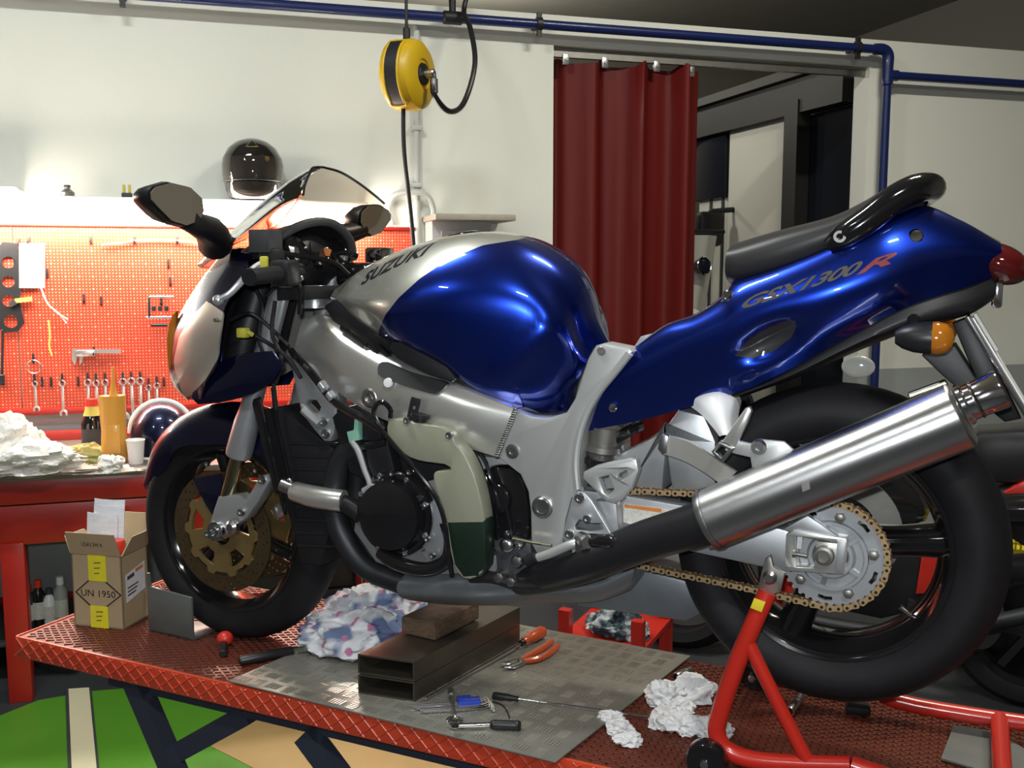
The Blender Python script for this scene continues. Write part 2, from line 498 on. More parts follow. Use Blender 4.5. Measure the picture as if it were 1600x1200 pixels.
solo('wall_far', box((1.5, 7.9, 2.3), (14, .1, 4.7)), 'ceiling_grey', kind='structure', smooth=0)
# dark roof beam beyond the partition
solo('trim_1', bar(onplane(1400, 92, Vector((0, 0, 1)), 4.55), onplane(1640, 48, Vector((0, 0, 1)), 4.55), .12, .12), 'dark_frame', kind='structure')
# painted floor
def paint(name, pts, m, h):
    part(name, plate([G(x, y, h) for x, y in pts], (0, 0, -.004)), m, fl, smooth=0)
paint('green_paint', [(-60, 1150), (0, 1118), (60, 1094), (140, 1080), (240, 1072), (400, 1076), (620, 1120), (640, 1180), (480, 1196), (330, 1164), (500, 1240), (600, 1420), (-200, 1420)], 'floor_green', .003)
paint('tan_paint', [(326, 1164), (400, 1110), (500, 1090), (900, 1130), (1300, 1300), (900, 1400), (640, 1320), (420, 1212)], 'floor_tan', .005)
paint('cream_stripe', [(107, 1076), (139, 1074), (152, 1210), (158, 1400), (112, 1400), (112, 1200)], 'floor_cream', .007)
paint('stripe_border', [(102, 1076), (107, 1076), (112, 1200), (112, 1400), (106, 1400), (106, 1200)], 'dark_grey', .007)
paint('stripe_border', [(139, 1074), (143, 1074), (156, 1210), (162, 1400), (158, 1400), (152, 1210)], 'dark_grey', .007)

# compressed-air pipe on the wall
PO = .09
pz = W(842, 38, PO).z
pw = thing('air_pipe', 'dark blue air pipe running along the top of the white wall', 'pipe', (W(842, 38).x, -PO, pz))
xa, xb = -4.45, W(1388, 84, PO).x
rp = .024
drop = W(1384, 900, PO).z
part('pipe_run', join(rod((xa, -PO, pz), (xb, -PO, pz), rp, 14)), 'pipe_blue', pw)
part('pipe_drop', rod((xb, -PO, pz), (xb, -PO, drop), rp, 14), 'pipe_blue', pw)
el = part('elbow', tube([(xb - .09, -PO, pz), (xb - .03, -PO, pz), (xb, -PO, pz - .03), (xb, -PO, pz - .09)], rp * 1.3, 14, 6), 'pipe_blue', pw)
zb = W(1395, 118, PO).z
part('branch_run', rod((xb, -PO, zb), (7.95, -PO, zb), rp, 14), 'pipe_blue', pw)
part('tee_joint', join(rod((xb, -PO, zb - .06), (xb, -PO, zb + .06), rp * 1.3), rod((xb, -PO, zb), (xb + .07, -PO, zb), rp * 1.3)), 'pipe_blue', pw)
for x in (193, 842, 1341):
    c = W(x, 38, PO).x
    part('pipe_clip', join(lathe((c - .014, -PO, pz), (1, 0, 0), [(0, rp), (0, rp * 1.45), (.028, rp * 1.45), (.028, rp)], 14), box((c, -PO / 2, pz), (.026, PO, .02)), box((c, -PO - .005, pz + .04), (.024, .02, .03)), box((c, -PO - .005, pz - .042), (.024, .02, .035))), 'black_iron', pw)
tx = W(707, 25, PO).x
part('outlet_tee', join(rod((tx - .05, -PO, pz), (tx + .05, -PO, pz), rp * 1.35), rod((tx, -PO, pz), (tx, -PO, pz + .085), .017), tube([(tx, -PO, pz + .07), (tx, -PO, pz + .11), (tx + .02, -PO - .02, pz + .125), (tx + .05, -PO - .04, pz + .10)], .017, 10)), 'black_iron', pw)

# hose reel hanging from the ceiling in front of the wall
RY = .62
ZZ_ = Vector((0, 0, 1))
rc = W(636, 118, RY)
hr = thing('hose_reel', 'yellow hose reel hanging on a cable before the white wall', 'hose reel', (rc.x, rc.y, W(636, 180, RY).z))
ax = Vector((math.cos(R_(-38)), math.sin(R_(-38)), 0))          # drum axle, turned towards the camera's right
dr = .150
part('drum', lathe(rc - ax * .075, ax, [(0, 0), (0, .05), (.004, dr * .82), (.020, dr * .96), (.045, dr), (.11, dr), (.137, dr * .95), (.154, dr * .8), (.158, .065), (.151, .06), (.151, 0)], 36), 'reel_yellow' if 'reel_yellow' in MATS else (mat('reel_yellow', (.62, .40, .012), .4, var=(9, (.5, .32, .01), .6)) and 'reel_yellow'), hr)
part('axle_cap', lathe(rc + ax * .077, ax, [(0, 0), (0, .048), (.010, .044), (.012, .018), (.03, .016), (.03, 0)], 18), 'black_plastic', hr)
e1 = ax.cross(Vector((0, 0, 1))).normalized()
if e1.y > 0: e1 = -e1
slot = []
for k in range(13):
    a = R_(-62 + 118 * k / 12)
    slot.append((math.cos(a), math.sin(a)))
o_, i_ = [], []
for c_, s_ in slot:
    p = rc + (e1 * c_ + Vector((0, 0, 1)) * s_) * (dr + .003)
    o_.append(p - ax * .032); i_.append(p + ax * .032)
g = np.array([[tuple(p) for p in o_], [tuple(p) for p in i_]])
part('hose_slot', shell(g, tuple(e1 * .004)), 'black_iron', hr)
part('slot_rim', tube(o_ + list(reversed(i_)), .006, 8, 2, closed=True), 'reel_yellow', hr)
part('hanger', join(rod(rc + Vector((0, 0, dr)), rc + Vector((0, 0, dr + .05)), .016), rod(rc + Vector((0, 0, dr + .04)), Vector((rc.x, rc.y, 4.65)), .007)), 'black_iron', hr)
f0 = rc + ax * .10
fq = f0 + ax * .02
hp = [f0, fq, fq + ax * .008 - ZZ_ * .025, fq + ax * .01 - ZZ_ * .09, W(702, 174, RY), W(725, 160, RY - .12), W(742, 100, RY - .2), W(735, 45, .3), W(725, 20, .16), (tx + .06, -PO - .05, pz + .095)]
part('inlet_hose', tube(hp, .0125, 10, 6), 'black_plastic', hr)
part('hose_fitting', rod(fq + ax * .008 - ZZ_ * .02, fq + ax * .009 - ZZ_ * .085, .017), 'steel', hr)
part('swivel_joint', rod(f0 - ax * .015, f0 + ax * .032, .02), 'steel', hr)
part('drop_hose', tube([W(630, 150, RY + .02), W(631, 230, RY + .02), W(638, 300, RY + .02), W(646, 380, RY + .03), W(650, 470, RY + .05)], .0095, 10, 6), 'black_plastic', hr)

# grey conduit and switch cabinet on the wall
cz = thing('wall_conduit', 'pale grey conduit dropping down the wall behind the hose reel', 'conduit', (W(651, 250).x, -.02, W(651, 430, .02).z))
part('conduit_tube', rod(W(651, 40, .02), W(651, 430, .02), .017, 12), 'conduit_grey' if 'conduit_grey' in MATS else (mat('conduit_grey', (.52, .53, .52), .45) and 'conduit_grey'), cz)
part('cable_loop', tube([W(612, 350, .02), W(606, 325, .03), W(616, 305, .05), W(645, 300, .06), W(668, 306, .05), W(677, 328, .03), W(674, 350, .02)], .014, 10), 'conduit_grey', cz)
for y in (200, 290): part('saddle_clip', box(W(651, y, .025), (.055, .04, .022), bevel=.004), 'conduit_grey', cz)
cb = W(727, 375, .09)
sc = thing('switch_cabinet', 'grey wall cabinet with flat overhanging lid above the petrol tank', 'cabinet', (cb.x, 0, W(727, 470, .09).z))
zt = W(727, 345, .18).z
part('cabinet_body', box((cb.x - .04, -.09, zt - .22), (.30, .18, .44), bevel=.006), 'conduit_grey', sc)
part('cabinet_door', box((cb.x - .02, -.186, zt - .24), (.25, .014, .38), bevel=.004), 'cabinet_grey' if 'cabinet_grey' in MATS else (mat('cabinet_grey', (.36, .36, .38), .5) and 'cabinet_grey'), sc)
part('lid', box((cb.x, -.15, zt + .012), (.40, .32, .03), bevel=.005), 'wood_grey' if 'wood_grey' in MATS else (mat('wood_grey', (.42, .38, .32), .6, var=(30, (.32, .29, .24), .6)) and 'wood_grey'), sc)

# red strip curtain on its rail inside the opening
ct = thing('strip_curtain', 'red plastic curtain hanging in folds in the wall opening', 'curtain', (W(975, 300).x, .07, .02))
cx0, cx1 = W(866, 300, -.05).x, W(1092, 300, -.05).x
zr = ZD - .05
part('rail', box(((X0 + X1d) / 2, .05, ZD - .03), (X1d - X0, .03, .04)), 'steel_dull', ct)
N = 150; ztc = W(930, 100, -.05).z
prof = []
for i in range(N + 1):
    t = i / N
    y = .045 * math.sin(2 * PI * 2.9 * t + .6) + .012 * math.sin(2 * PI * 6.3 * t + 1.0)
    prof.append((cx0 + (cx1 - cx0) * (t + .012 * math.sin(2 * PI * 3.6 * t + 2.0)), .075 + y))
rows = []
for j in range(9):
    s = j / 8
    z = ztc + .03 * 0 - (ztc - .03) * s
    rows.append([(x + .006 * math.sin(6 * s + i * .11) * s, y * (1 + .25 * s) - .01 * s, z + (.03 * max(0, math.sin(2 * PI * 3.6 * i / N + .6)) if j == 0 else 0)) for i, (x, y) in enumerate(prof)])
part('folds', shell(np.array(rows), (0, .004, 0)), 'curtain_red', ct, smooth=80)
for px, py in ((884, 93), (945, 98), (1026, 104), (1080, 112)):
    c = W(px, py, -.03)
    part('clip', join(box((c.x, c.y, c.z), (.036, .012, .055), bevel=.003), rod((c.x, c.y - .012, c.z), (c.x, c.y + .01, c.z), .007)), 'steel_clip', ct)

# what is seen through the opening: a big doorway, a white truck and a small white car
solo('wall_inner', box((X1d + .35, 3.2, 2.75), (.1, 6.0, .5)), 'ceiling_grey', kind='structure', smooth=0)
def S(px, py, x):                             # a point on the plane x = const
    return onplane(px, py, Vector((1, 0, 0)), x)
XS = X1d + .18
lt = S(1322, 138, XS); lr = S(1090, 200, XS)
solo('trim_2', bar(lt + Vector((0, -.05, .02)), lr + Vector((0, .6, .02)), .12, .22), 'dark_frame', kind='structure')
solo('trim_3', bar(lt + Vector((-.06, -.05, .17)), lr + Vector((-.06, .6, .17)), .08, .06), 'hall_dark', kind='structure')
a, b = S(1325, 300, XS), S(1246, 300, XS)
solo('door_1', box((XS + .06, (a.y + b.y) / 2, lt.z / 2 - .05), (.05, b.y - a.y, lt.z - .1)), 'dark_window', kind='structure')
solo('trim_4', box((XS - .02, b.y, lt.z / 2), (.1, .16, lt.z)), 'dark_frame', kind='structure')
p0, p1 = S(1244, 300, XS + .0), S(1136, 300, XS + .0)
tk = thing('parked_truck', 'white truck with dark cab window seen through the opening', 'truck', (XS + 1.0, (p0.y + p1.y) / 2 + 1, 0))
zt0 = S(1190, 183, XS).z
part('cargo_box', box((XS + 1.0, (p0.y + p1.y) / 2, zt0 / 2 + .15), (2.0, p1.y - p0.y, zt0 - .3), bevel=.03), 'van_white', tk)
c0, c1 = S(1134, 300, XS), S(1086, 300, XS)
cl, cz1 = c1.y - c0.y, S(1110, 182, XS).z
part('cab', box((XS + 1.0, (c0.y + c1.y) / 2, cz1 / 2 + .2), (1.96, cl, cz1 - .4), bevel=.05), 'van_white', tk)
wz0, wz1 = S(1110, 312, XS).z, S(1110, 190, XS).z
part('cab_window', box((XS + .01, (c0.y + c1.y) / 2, (wz0 + wz1) / 2), (.04, cl * .96, wz1 - wz0), bevel=.01), 'dark_window', tk)
for yy in (.12, .5): part('door_seam', box((XS + .012, c0.y + cl * yy, wz0 - .6), (.012, .03, 1.2)), 'dark_grey', tk)
mp = S(1108, 358, XS - .2)
mr = part('mirror', box((mp.x, mp.y, mp.z), (.2, .12, .26), bevel=.04), 'black_plastic', tk)
part('mirror_arm', rod((XS + .02, mp.y, mp.z + .15), (mp.x, mp.y, mp.z + .13), .02), 'black_plastic', tk)
for k in range(2):
    part('wheel', lathe((XS - .02, p0.y + .8 + k * (c1.y - p0.y - 1.4), .45), (1, 0, 0), [(0, 0), (0, .22), (.03, .25), (0, .3), (0, .42), (.04, .45), (.24, .45), (.26, .3), (.26, 0)], 24), 'rubber', tk)
XC = XS - .55
q = S(1110, 418, XC)
cr = thing('white_scooter', 'white scooter with round headlight raised beyond the red curtain', 'scooter', (q.x - .1, q.y + .5, 0))
part('front_shield', shell(patch([[(q.x + x, q.y + .10 - dz * .3 + abs(x + .02) * .9, q.z + dz) for x in (-.19, -.10, -.01, .07, .14)] for dz in (.22, .12, 0, -.15, -.32, -.5)], 4, 4), (0, .02, 0)), 'van_white', cr, smooth=60)
part('headlight', lathe((q.x - .02, q.y + .07, q.z + .01), Vector((.25, -1, .1)), [(-.04, .05), (0, .06), (.02, .05), (.03, 0)], 20), 'dark_window', cr)
part('headlight_ring', lathe((q.x - .02, q.y + .065, q.z + .01), Vector((.25, -1, .1)), [(0, .058), (.012, .066), (.016, .060), (.012, .055)], 20), 'chrome', cr)
part('mudguard', ellipsoid((q.x - .08, q.y + .12, q.z - .42), (.09, .22, .14), 20, 10), 'van_white', cr)
part('body', box((q.x - .09, q.y + .95, q.z - .25), (.26, .75, .32), bevel=.1), 'van_white', cr)
part('seat', box((q.x - .09, q.y + .95, q.z - .05), (.24, .62, .10), bevel=.04), 'black_plastic', cr)
part('floor_board', box((q.x - .09, q.y + .45, q.z - .52), (.24, .5, .06), bevel=.02), 'van_white', cr)
for k in (0, 1):
    part('wheel', lathe((q.x - .13, q.y + .12 + 1.15 * k, q.z - .62), (1, 0, 0), [(0, 0), (0, .12), (.0, .2), (.03, .22), (.07, .22), (.10, .2), (.10, 0)], 24), 'rubber', cr)
part('handlebar', rod((q.x - .4, q.y + .22, q.z + .25), (q.x + .22, q.y + .22, q.z + .25), .016), 'black_plastic', cr)
lf = thing('scooter_lift', 'dark lift carrying the white scooter beyond the curtain', 'lift', (q.x - .08, q.y + .7, 0))
part('platform', box((q.x - .08, q.y + .7, q.z - .865), (.5, 1.9, .05), bevel=.01), 'lift_arm', lf)
part('column', box((q.x - .08, q.y + .7, (q.z - .89) / 2), (.3, .5, q.z - .89), bevel=.02), 'lift_arm', lf)

# ================================================================== THE MOTORCYCLE (coordinates: x to its rear, -y to its left, z up from the table)
bike = thing('motorcycle', 'blue and silver sport motorcycle with its side fairing removed', 'motorcycle', BO, BANG)
def bp(name, m, mt, parent=None, **k):
    return part(name, m, mt, parent or bike, local=True, **k)
IN = Vector((0, 1, 0))                       # from the left side inwards
def bl(pts, v):
    return [B(x, y, v) for x, y in pts]
def bplate(pts, v, th, bevel=.003, holes=(), smooth_n=0):
    P = bl(pts, v)
    if smooth_n: P = [Vector(p) for p in crom(P, smooth_n, True)]
    return plate(P, IN * th, [bl(h, v) for h in holes], bevel)
def btube(pts, r, seg=10, n=6, **k):
    return tube([B(*p) for p in pts], r, seg, n, **k)
def bolt(px, py, v, r=.008, h=.006):
    c = B(px, py, v)
    return lathe(c, -IN, [(-.004, r * .9), (0, r), (h * .6, r), (h, r * .85), (h, r * .5), (h * .5, r * .45), (h * .5, 0)], 14)
def seg_dist(p, a, b):
    d = b - a; t = max(0., min(1., (p - a).dot(d) / max(d.dot(d), 1e-9)))
    return (p - a - d * t).length
def paint_mask(o, poly, width=24.0):         # signed distance to a paint boundary drawn on the left side, same on the right
    poly = [Vector((x, y)) for x, y in poly]; n = len(poly); out = []
    for v in o.data.vertices:
        x, y = topix(BM @ Vector((v.co.x, -abs(v.co.y), v.co.z)))
        p = Vector((x, y)); ins = False
        for i in range(n):
            a, b = poly[i], poly[i - 1]
            if (a.y > y) != (b.y > y) and x < (b.x - a.x) * (y - a.y) / (b.y - a.y) + a.x: ins = not ins
        d = min(seg_dist(p, poly[i], poly[i - 1]) for i in range(n))
        out.append(max(0, min(1, .5 + (d if ins else -d) / (2 * width))))
    point_attr(o.data, 'paint', out)
def both(g):                                 # grid from the centre line to the left edge -> one grid across both sides
    r = g.copy(); r[:, :, 1] *= -1
    return np.concatenate([g[::-1], r[1:]], axis=0)
def letters(name, text, o, ex, ey, target, v0, mt, parent, shear=0.0, spacing=1.0, lift=.0012):
    V, F = text_geo(text, shear, spacing, bold=.028, cut=.09)
    bvh = BVHTree.FromPolygons([v.co for v in target.data.vertices], [tuple(p.vertices) for p in target.data.polygons])
    out = []
    for x, y, _ in V:
        p = B(o[0] + ex[0] * x + ey[0] * y, o[1] + ex[1] * x + ey[1] * y, v0)
        h = bvh.ray_cast(Vector((p.x, -.6, p.z)), IN)
        out.append(tuple(h[0] - IN * lift if h[0] else p))
    return bp(name, (out, F), mt, parent, smooth=60)

# ---- wheels
FC = L(-.765, 0, .300); RC = L(.742, 0, .437)
def tyre(c, R, hw, bead):
    k = (R - bead)
    pr = [(-.74 * hw, bead), (-.80 * hw, bead + .06 * k), (-.93 * hw, bead + .22 * k), (-hw, bead + .45 * k), (-.97 * hw, bead + .60 * k), (-.86 * hw, bead + .76 * k), (-.66 * hw, bead + .89 * k), (-.36 * hw, bead + .97 * k), (0, R)]
    pr = pr + [(-t, r) for t, r in pr[-2::-1]] + [(0, bead - .004)] + [pr[0]]
    return lathe(c, IN, pr, 72)
def rim(c, r, hw):
    return lathe(c, IN, [(-.80 * hw, r), (-.83 * hw, r + .006), (-.76 * hw, r + .008), (-.72 * hw, r - .004), (-.55 * hw, r - .012), (-.4 * hw, r - .022), (0, r - .026), (.4 * hw, r - .022), (.55 * hw, r - .012), (.83 * hw, r + .006), (.6 * hw, r + .002), (0, r - .008), (-.6 * hw, r + .002), (-.80 * hw, r)], 72)
def at_angle(c, r, a, v):                    # a: degrees, 0 = to the rear, 90 = up
    return Vector((c.x + r * math.cos(R_(a)), -v, c.z + r * math.sin(R_(a))))
fw = bp('front_wheel', rim(FC, .214, .060), 'black_gloss')
bp('tyre', tyre(FC, .300, .060, .216), 'rubber', fw)
bp('hub', lathe(FC - IN * .06, IN, [(0, .02), (0, .042), (.02, .046), (.05, .036), (.07, .036), (.10, .046), (.12, .042), (.12, .02)], 24), 'black_gloss', fw)
for k in range(3):
    a = 100 + 120 * k
    bp('spoke', tube([at_angle(FC, .03, a - 4, 0), at_angle(FC, .11, a, 0), at_angle(FC, .20, a + 2, 0)], [.034, .024, .030], 12, 5, squash=.75), 'black_gloss', fw)
XX, ZZ = Vector((1, 0, 0)), Vector((0, 0, 1))
def brake_disc(c, v, sgn):
    cc = Vector((c.x, -v, c.z))
    outer = circ(cc, .158, 72, XX, ZZ)
    holes = [circ(cc, .116, 48, XX, ZZ)]
    for k in range(30):
        for rr, da in ((.126, 0), (.137, 4), (.148, 8)):
            holes.append(circ(at_angle(cc, rr, 12 * k + da, v), .0032, 6, XX, ZZ))
    return plate(outer, IN * .005 * sgn, holes)
def carrier(c, v, sgn):
    cc = Vector((c.x, -v, c.z)); out = []
    for k in range(80):
        a = 360 * k / 80; r = .118 if (k % 8) in (0, 1, 7) else .106
        out.append(at_angle(cc, r, a, v))
    holes = [circ(cc, .034, 24, XX, ZZ)]
    for k in range(5):
        a0 = 72 * k + 20; h = []
        for j in range(7): h.append(at_angle(cc, .094, a0 - 19 + 38 * j / 6, v))
        for j in range(5): h.append(at_angle(cc, .058, a0 + 12 - 24 * j / 4, v))
        holes.append(h)
    return plate(out, IN * .008 * sgn, holes)
for v, s in ((.072, 1), (-.072, -1)):
    d = bp('brake_disc', brake_disc(FC, v, s), 'disc_bronze', fw)
    bp('disc_carrier', carrier(FC, v + .004 * s, s), 'carrier_gold', fw)
rw = bp('rear_wheel', rim(RC, .214, .095), 'black_gloss')
bp('tyre', tyre(RC, .317, .095, .216), 'rubber', rw)
bp('hub', lathe(RC - IN * .085, IN, [(0, .02), (0, .062), (.03, .066), (.06, .05), (.11, .05), (.15, .058), (.17, .05), (.17, .02)], 28), 'black_gloss', rw)
for a in (8, 128, 248):
    bp('spoke', tube([at_angle(RC, .04, a, .01), at_angle(RC, .12, a, .012), at_angle(RC, .203, a, .012)], [.046, .038, .044], 14, 5, squash=.8), 'black_gloss', rw)
bp('brake_disc', plate(circ(RC + IN * .09, .12, 48, XX, ZZ), IN * .005, [circ(RC + IN * .09, .07, 32, XX, ZZ)]), 'steel_dull', rw)
bp('valve_stem', rod(at_angle(RC, .196, -40, .03), at_angle(RC, .165, -40, .035), .005), 'chrome', rw)

# ---- sprocket, chain
SV = .112
SC = B(1299, 868, SV); SC.y = -SV
spk = thing_s = bp('sprocket', plate([at_angle(SC, (.0995 if k % 4 < 2 else .0935), 360 * k / 160, SV) for k in range(160)], IN * .006, [circ(SC, .05, 32, XX, ZZ)] + [[at_angle(SC, r, a0 + da, SV) for r, da in ((.087, -9), (.089, 0), (.087, 9), (.080, 9), (.081, 0), (.080, -9))] for a0 in [72 * k + 30 + 36 - 18 for k in range(5)]]), 'alu_cast')
bp('sprocket_hub', lathe(SC - IN * .004, IN, [(0, .03), (-.006, .034), (-.006, .04), (.002, .045), (.002, .058), (-.004, .060), (-.004, .066), (.002, .068), (.006, .05), (.05, .05)], 48), 'alu_cast', spk)
for k in range(5):
    a = 72 * k + 8
    bp('rib', bar(at_angle(SC, .040, a + 33, SV + .005), at_angle(SC, .064, a + 33, SV + .003), .006, .008), 'alu_cast', spk)
    c = at_angle(SC, .076, a, SV)
    bp('sprocket_bolt', lathe(c, -IN, [(0, .011), (.003, .011), (.003, .0085), (.010, .0085), (.011, .006), (.011, 0)], 6), 'steel_dull', spk)
FS = B(905, 815, SV); FS.y = -SV
bp('front_sprocket', plate([at_angle(FS, (.044 if k % 4 < 2 else .039), 360 * k / 68, SV) for k in range(68)], IN * .006, [circ(FS, .014, 12, XX, ZZ)]), 'steel_dull')
RP = .1005
path = []
for k in range(21):                          # round the rear sprocket, top to bottom
    path.append(at_angle(SC, RP, 100 - 196 * k / 20, SV))
low = [B(1180, 921, SV), B(1100, 904, SV), B(1010, 885, SV), B(950, 868, SV)]
path += low
for k in range(9):
    path.append(at_angle(FS, .043, 262 - 160 * k / 8, SV))
path += [B(985, 768, SV), B(1040, 769, SV), B(1095, 771, SV), B(1180, 776, SV)]
path = crom(path, 8, True)
cum = [0.0]
for i in range(len(path)):
    cum.append(cum[-1] + float(np.linalg.norm(path[(i + 1) % len(path)] - path[i])))
tot = cum[-1]; nl = int(round(tot / .01588)); nl -= nl % 2; pitch = tot / nl
def along(s):
    s %= tot; i = int(np.searchsorted(cum, s, side='right')) - 1
    t = (s - cum[i]) / max(cum[i + 1] - cum[i], 1e-9)
    return Vector(path[i] + (path[(i + 1) % len(path)] - path[i]) * t)
def link_mesh(wide):
    o = []
    h = pitch / 2
    for k in range(9): a = R_(60 - 300 * 0 - 120 * k / 8 * 1.0); o.append(Vector((h + .0072 * math.cos(a), 0, .0072 * math.sin(a))))
    o.append(Vector((0, 0, -.0045)))
    for k in range(9): a = R_(240 - 120 * k / 8); o.append(Vector((-h + .0072 * math.cos(a), 0, .0072 * math.sin(a))))
    o.append(Vector((0, 0, .0045)))
    y = .0095 if wide else .0068
    pl = [plate([p - IN * y for p in o], IN * .0022), plate([p + IN * (y - .0022) for p in o], IN * .0022)]
    return join(*pl)
pin = lambda: lathe((0, 0, 0), IN, [(-.0115, 0), (-.0115, .003), (.0115, .003), (.0115, 0)], 8)
chain = None
base_links = []
for i in range(nl):
    a, b = along(i * pitch), along((i + 1) * pitch)
    c = (a + b) / 2; ang = -math.atan2(b.z - a.z, b.x - a.x)
    if i == 0:
        h = pitch / 2
        rollers = []
        for j in range(nl):
            q = along(j * pitch)
            rollers.append(lathe(q, IN, [(-.0112, 0), (-.0112, .003), (.0112, .003), (.0112, 0)], 8))
        chain = bp('chain', join(*rollers), 'pin_dark', kind='stuff')
    if i < 2:
        o = bp('link', link_mesh(i % 2 == 0), 'chain_gold' if i % 2 == 0 else 'chain_inner', chain)
        o.location = c; o.rotation_euler = (0, ang, 0); base_links.append(o)
    else:
        copy_piece(base_links[i % 2], chain, c, (0, ang, 0))

# ---- swingarm and axle block
swa = bp('swingarm', bplate([(870, 770), (905, 765), (980, 775), (1095, 795), (1225, 828), (1236, 832), (1236, 895), (1190, 886), (1060, 858), (960, 838), (880, 820)], .125, .045, .004), 'alu_cast')
bp('swingarm', mirror(bplate([(870, 770), (905, 765), (980, 775), (1095, 795), (1225, 828), (1300, 840), (1300, 890), (1190, 886), (1060, 858), (960, 838), (880, 820)], .125, .04, .004)), 'alu_cast')
bp('arm_brace', bplate([(925, 735), (960, 712), (1030, 682), (1060, 640), (1100, 650), (1118, 690), (1118, 765), (1050, 768), (1040, 700), (1035, 765), (985, 762), (950, 765), (925, 775)], .095, .19, .006), 'alu_cast')
bp('arm_end', bplate([(1228, 836), (1240, 829), (1322, 842), (1324, 850), (1318, 898), (1236, 892), (1226, 886)], .146, .05, .002, holes=[[(1243, 838), (1243, 886), (1312, 890), (1314, 850), (1300, 846)]]), 'alu_polished')
bp('arm_gusset', bplate([(1222, 828), (1262, 806), (1312, 840), (1306, 848), (1240, 832)], .138, .02, .002), 'alu_cast')
bp('axle_block', bplate([(1275, 846), (1312, 850), (1312, 892), (1272, 889)], .148, .03, .002), 'alu_polished')
bp('axle_clamp', bplate([(1308, 845), (1322, 848), (1316, 894), (1305, 892)], .152, .04, .001), 'alu_cast')
bp('axle_nut', join(lathe(B(1288, 867, .148), -IN, [(-.02, .0), (-.02, .019), (.006, .019), (.012, .017), (.013, .012), (.006, .011), (.006, 0)], 18)), 'steel_dull')
bp('adjuster_bolt', join(rod(B(1240, 865, .146), B(1262, 869, .146), .004), lathe(B(1238, 865, .146), XX, [(0, 0), (0, .007), (.006, .007), (.006, 0)], 6)), 'steel_dull')
bp('index_plate', bplate([(1246, 838), (1254, 839), (1252, 858), (1245, 857)], .140, .003, 0), 'white_plastic')
ws = bp('warning_sticker', bplate([(974, 787), (1056, 797), (1010, 826), (974, 816)], .1265, .001, 0), 'sticker', label='white warning sticker')
bp('sticker_band', bplate([(976, 788), (1034, 795), (1033, 801), (976, 793)], .1270, .001, 0), 'sticker_orange', ws)

# ---- silencer and exhaust
ma, mb = B(1108, 812, .235), B(1503, 648, .225)
ml = (mb - ma).length; md = (mb - ma).normalized()
sil = bp('silencer', lathe(ma, md, [(.012, 0), (.012, .046), (0, .050), (0, .0555), (.006, .0565), (.012, .0562), (ml - .012, .0575), (ml - .004, .0578), (ml, .055), (ml + .004, .048), (ml + .004, 0)], 48), 'muffler_steel')
bp('end_ring', lathe(ma, md, [(-.004, .049), (-.004, .0565), (.004, .058), (.008, .0575)], 48), 'steel', sil)
tp = mb + Vector((0, 0, .016))
bp('tail_pipe', lathe(tp, md, [(0, 0), (0, .036), (.006, .036), (.010, .031), (.020, .031), (.022, .034), (.026, .031), (.062, .033), (.066, .031), (.064, .026), (.02, .024), (.02, 0)], 28), 'chrome', sil)
bp('tail_clamp', lathe(mb - Vector((0, .0, .03)) + md * .004, md, [(0, 0), (0, .017), (.008, .017), (.012, .013), (.012, 0)], 18), 'chrome', sil)
bp('maker_stamp', bplate([(1252, 757), (1264, 752), (1266, 764), (1254, 769)], .2925, .001, 0), 'steel_dull', sil)
mid = bp('mid_pipe', tube([ma + md * .02, ma - md * .03, B(1000, 848, .215), B(920, 880, .19), B(850, 900, .15), B(790, 908, .10)], [.046, .042, .040, .038, .036, .036], 20, 8), 'exhaust_black')
bp('hanger_tab', bplate([(1104, 842), (1116, 838), (1120, 856), (1108, 858)], .215, .006, .001), 'steel_dull', mid)
bp('collector', shell(patch([[B(635, 895, .13), B(700, 893, .13), B(780, 896, .13), B(860, 905, .13), B(930, 900, .13), B(985, 880, .13)],
    [B(620, 915, .15), B(700, 912, .155), B(780, 915, .155), B(860, 922, .155), B(930, 918, .15), B(990, 893, .14)],
    [B(625, 932, .13), B(700, 936, .135), B(780, 938, .13), B(850, 935, .125), B(930, 932, .12), B(985, 915, .12)],
    [B(640, 938, .06), B(700, 945, .06), B(780, 946, .06), B(850, 942, .06), B(930, 940, .06), B(985, 922, .06)]], 5, 5), (0, .14, 0)), 'exhaust_grey', smooth=60)
bp('belly_box', bplate([(905, 905), (1000, 888), (1090, 912), (1098, 960), (1070, 972), (900, 948)], .02, .18, .01), 'exhaust_grey')
for i, v in enumerate((.11, .05, -.03, -.10)):
    dx = (0, 34, 12, 40)[i]
    bp('header_pipe', btube([(575 + dx, 690, v), (535 + dx, 715, v), (523 + dx, 770, v), (532 + dx, 830, v), (570 + dx * .8, 885, v), (640, 915, v * .9)], .027, 16, 8), 'header_dark')

# ---- engine
eng = bp('engine_block', bplate([(560, 770), (600, 735), (690, 705), (790, 715), (832, 760), (832, 860), (790, 897), (640, 902), (585, 880), (550, 830)], .125, .25, .012), 'alu_cast')
bp('cylinder_head', bplate([(515, 650), (560, 625), (640, 650), (720, 690), (700, 745), (610, 770), (545, 740)], .13, .26, .010), 'radiator_black', eng)
bp('ignition_block', bplate([(571, 700), (605, 688), (616, 735), (612, 752), (588, 760), (575, 730)], .165, .05, .004), 'black_satin', eng)
gc = B(622, 800, .145)
bp('generator_cover', lathe(gc, -IN, [(0, .098), (.018, .098), (.022, .095), (.024, .086), (.030, .083), (.046, .076), (.052, .06), (.054, .03), (.054, 0)], 48), 'black_gloss', eng)
for k in range(8):
    a = 20 + 45 * k
    bp('cover_bolt', lathe(at_angle(gc, .091, a, .167), -IN, [(0, .0065), (.005, .0065), (.006, .004), (.003, .003), (.003, 0)], 10), 'steel', eng)
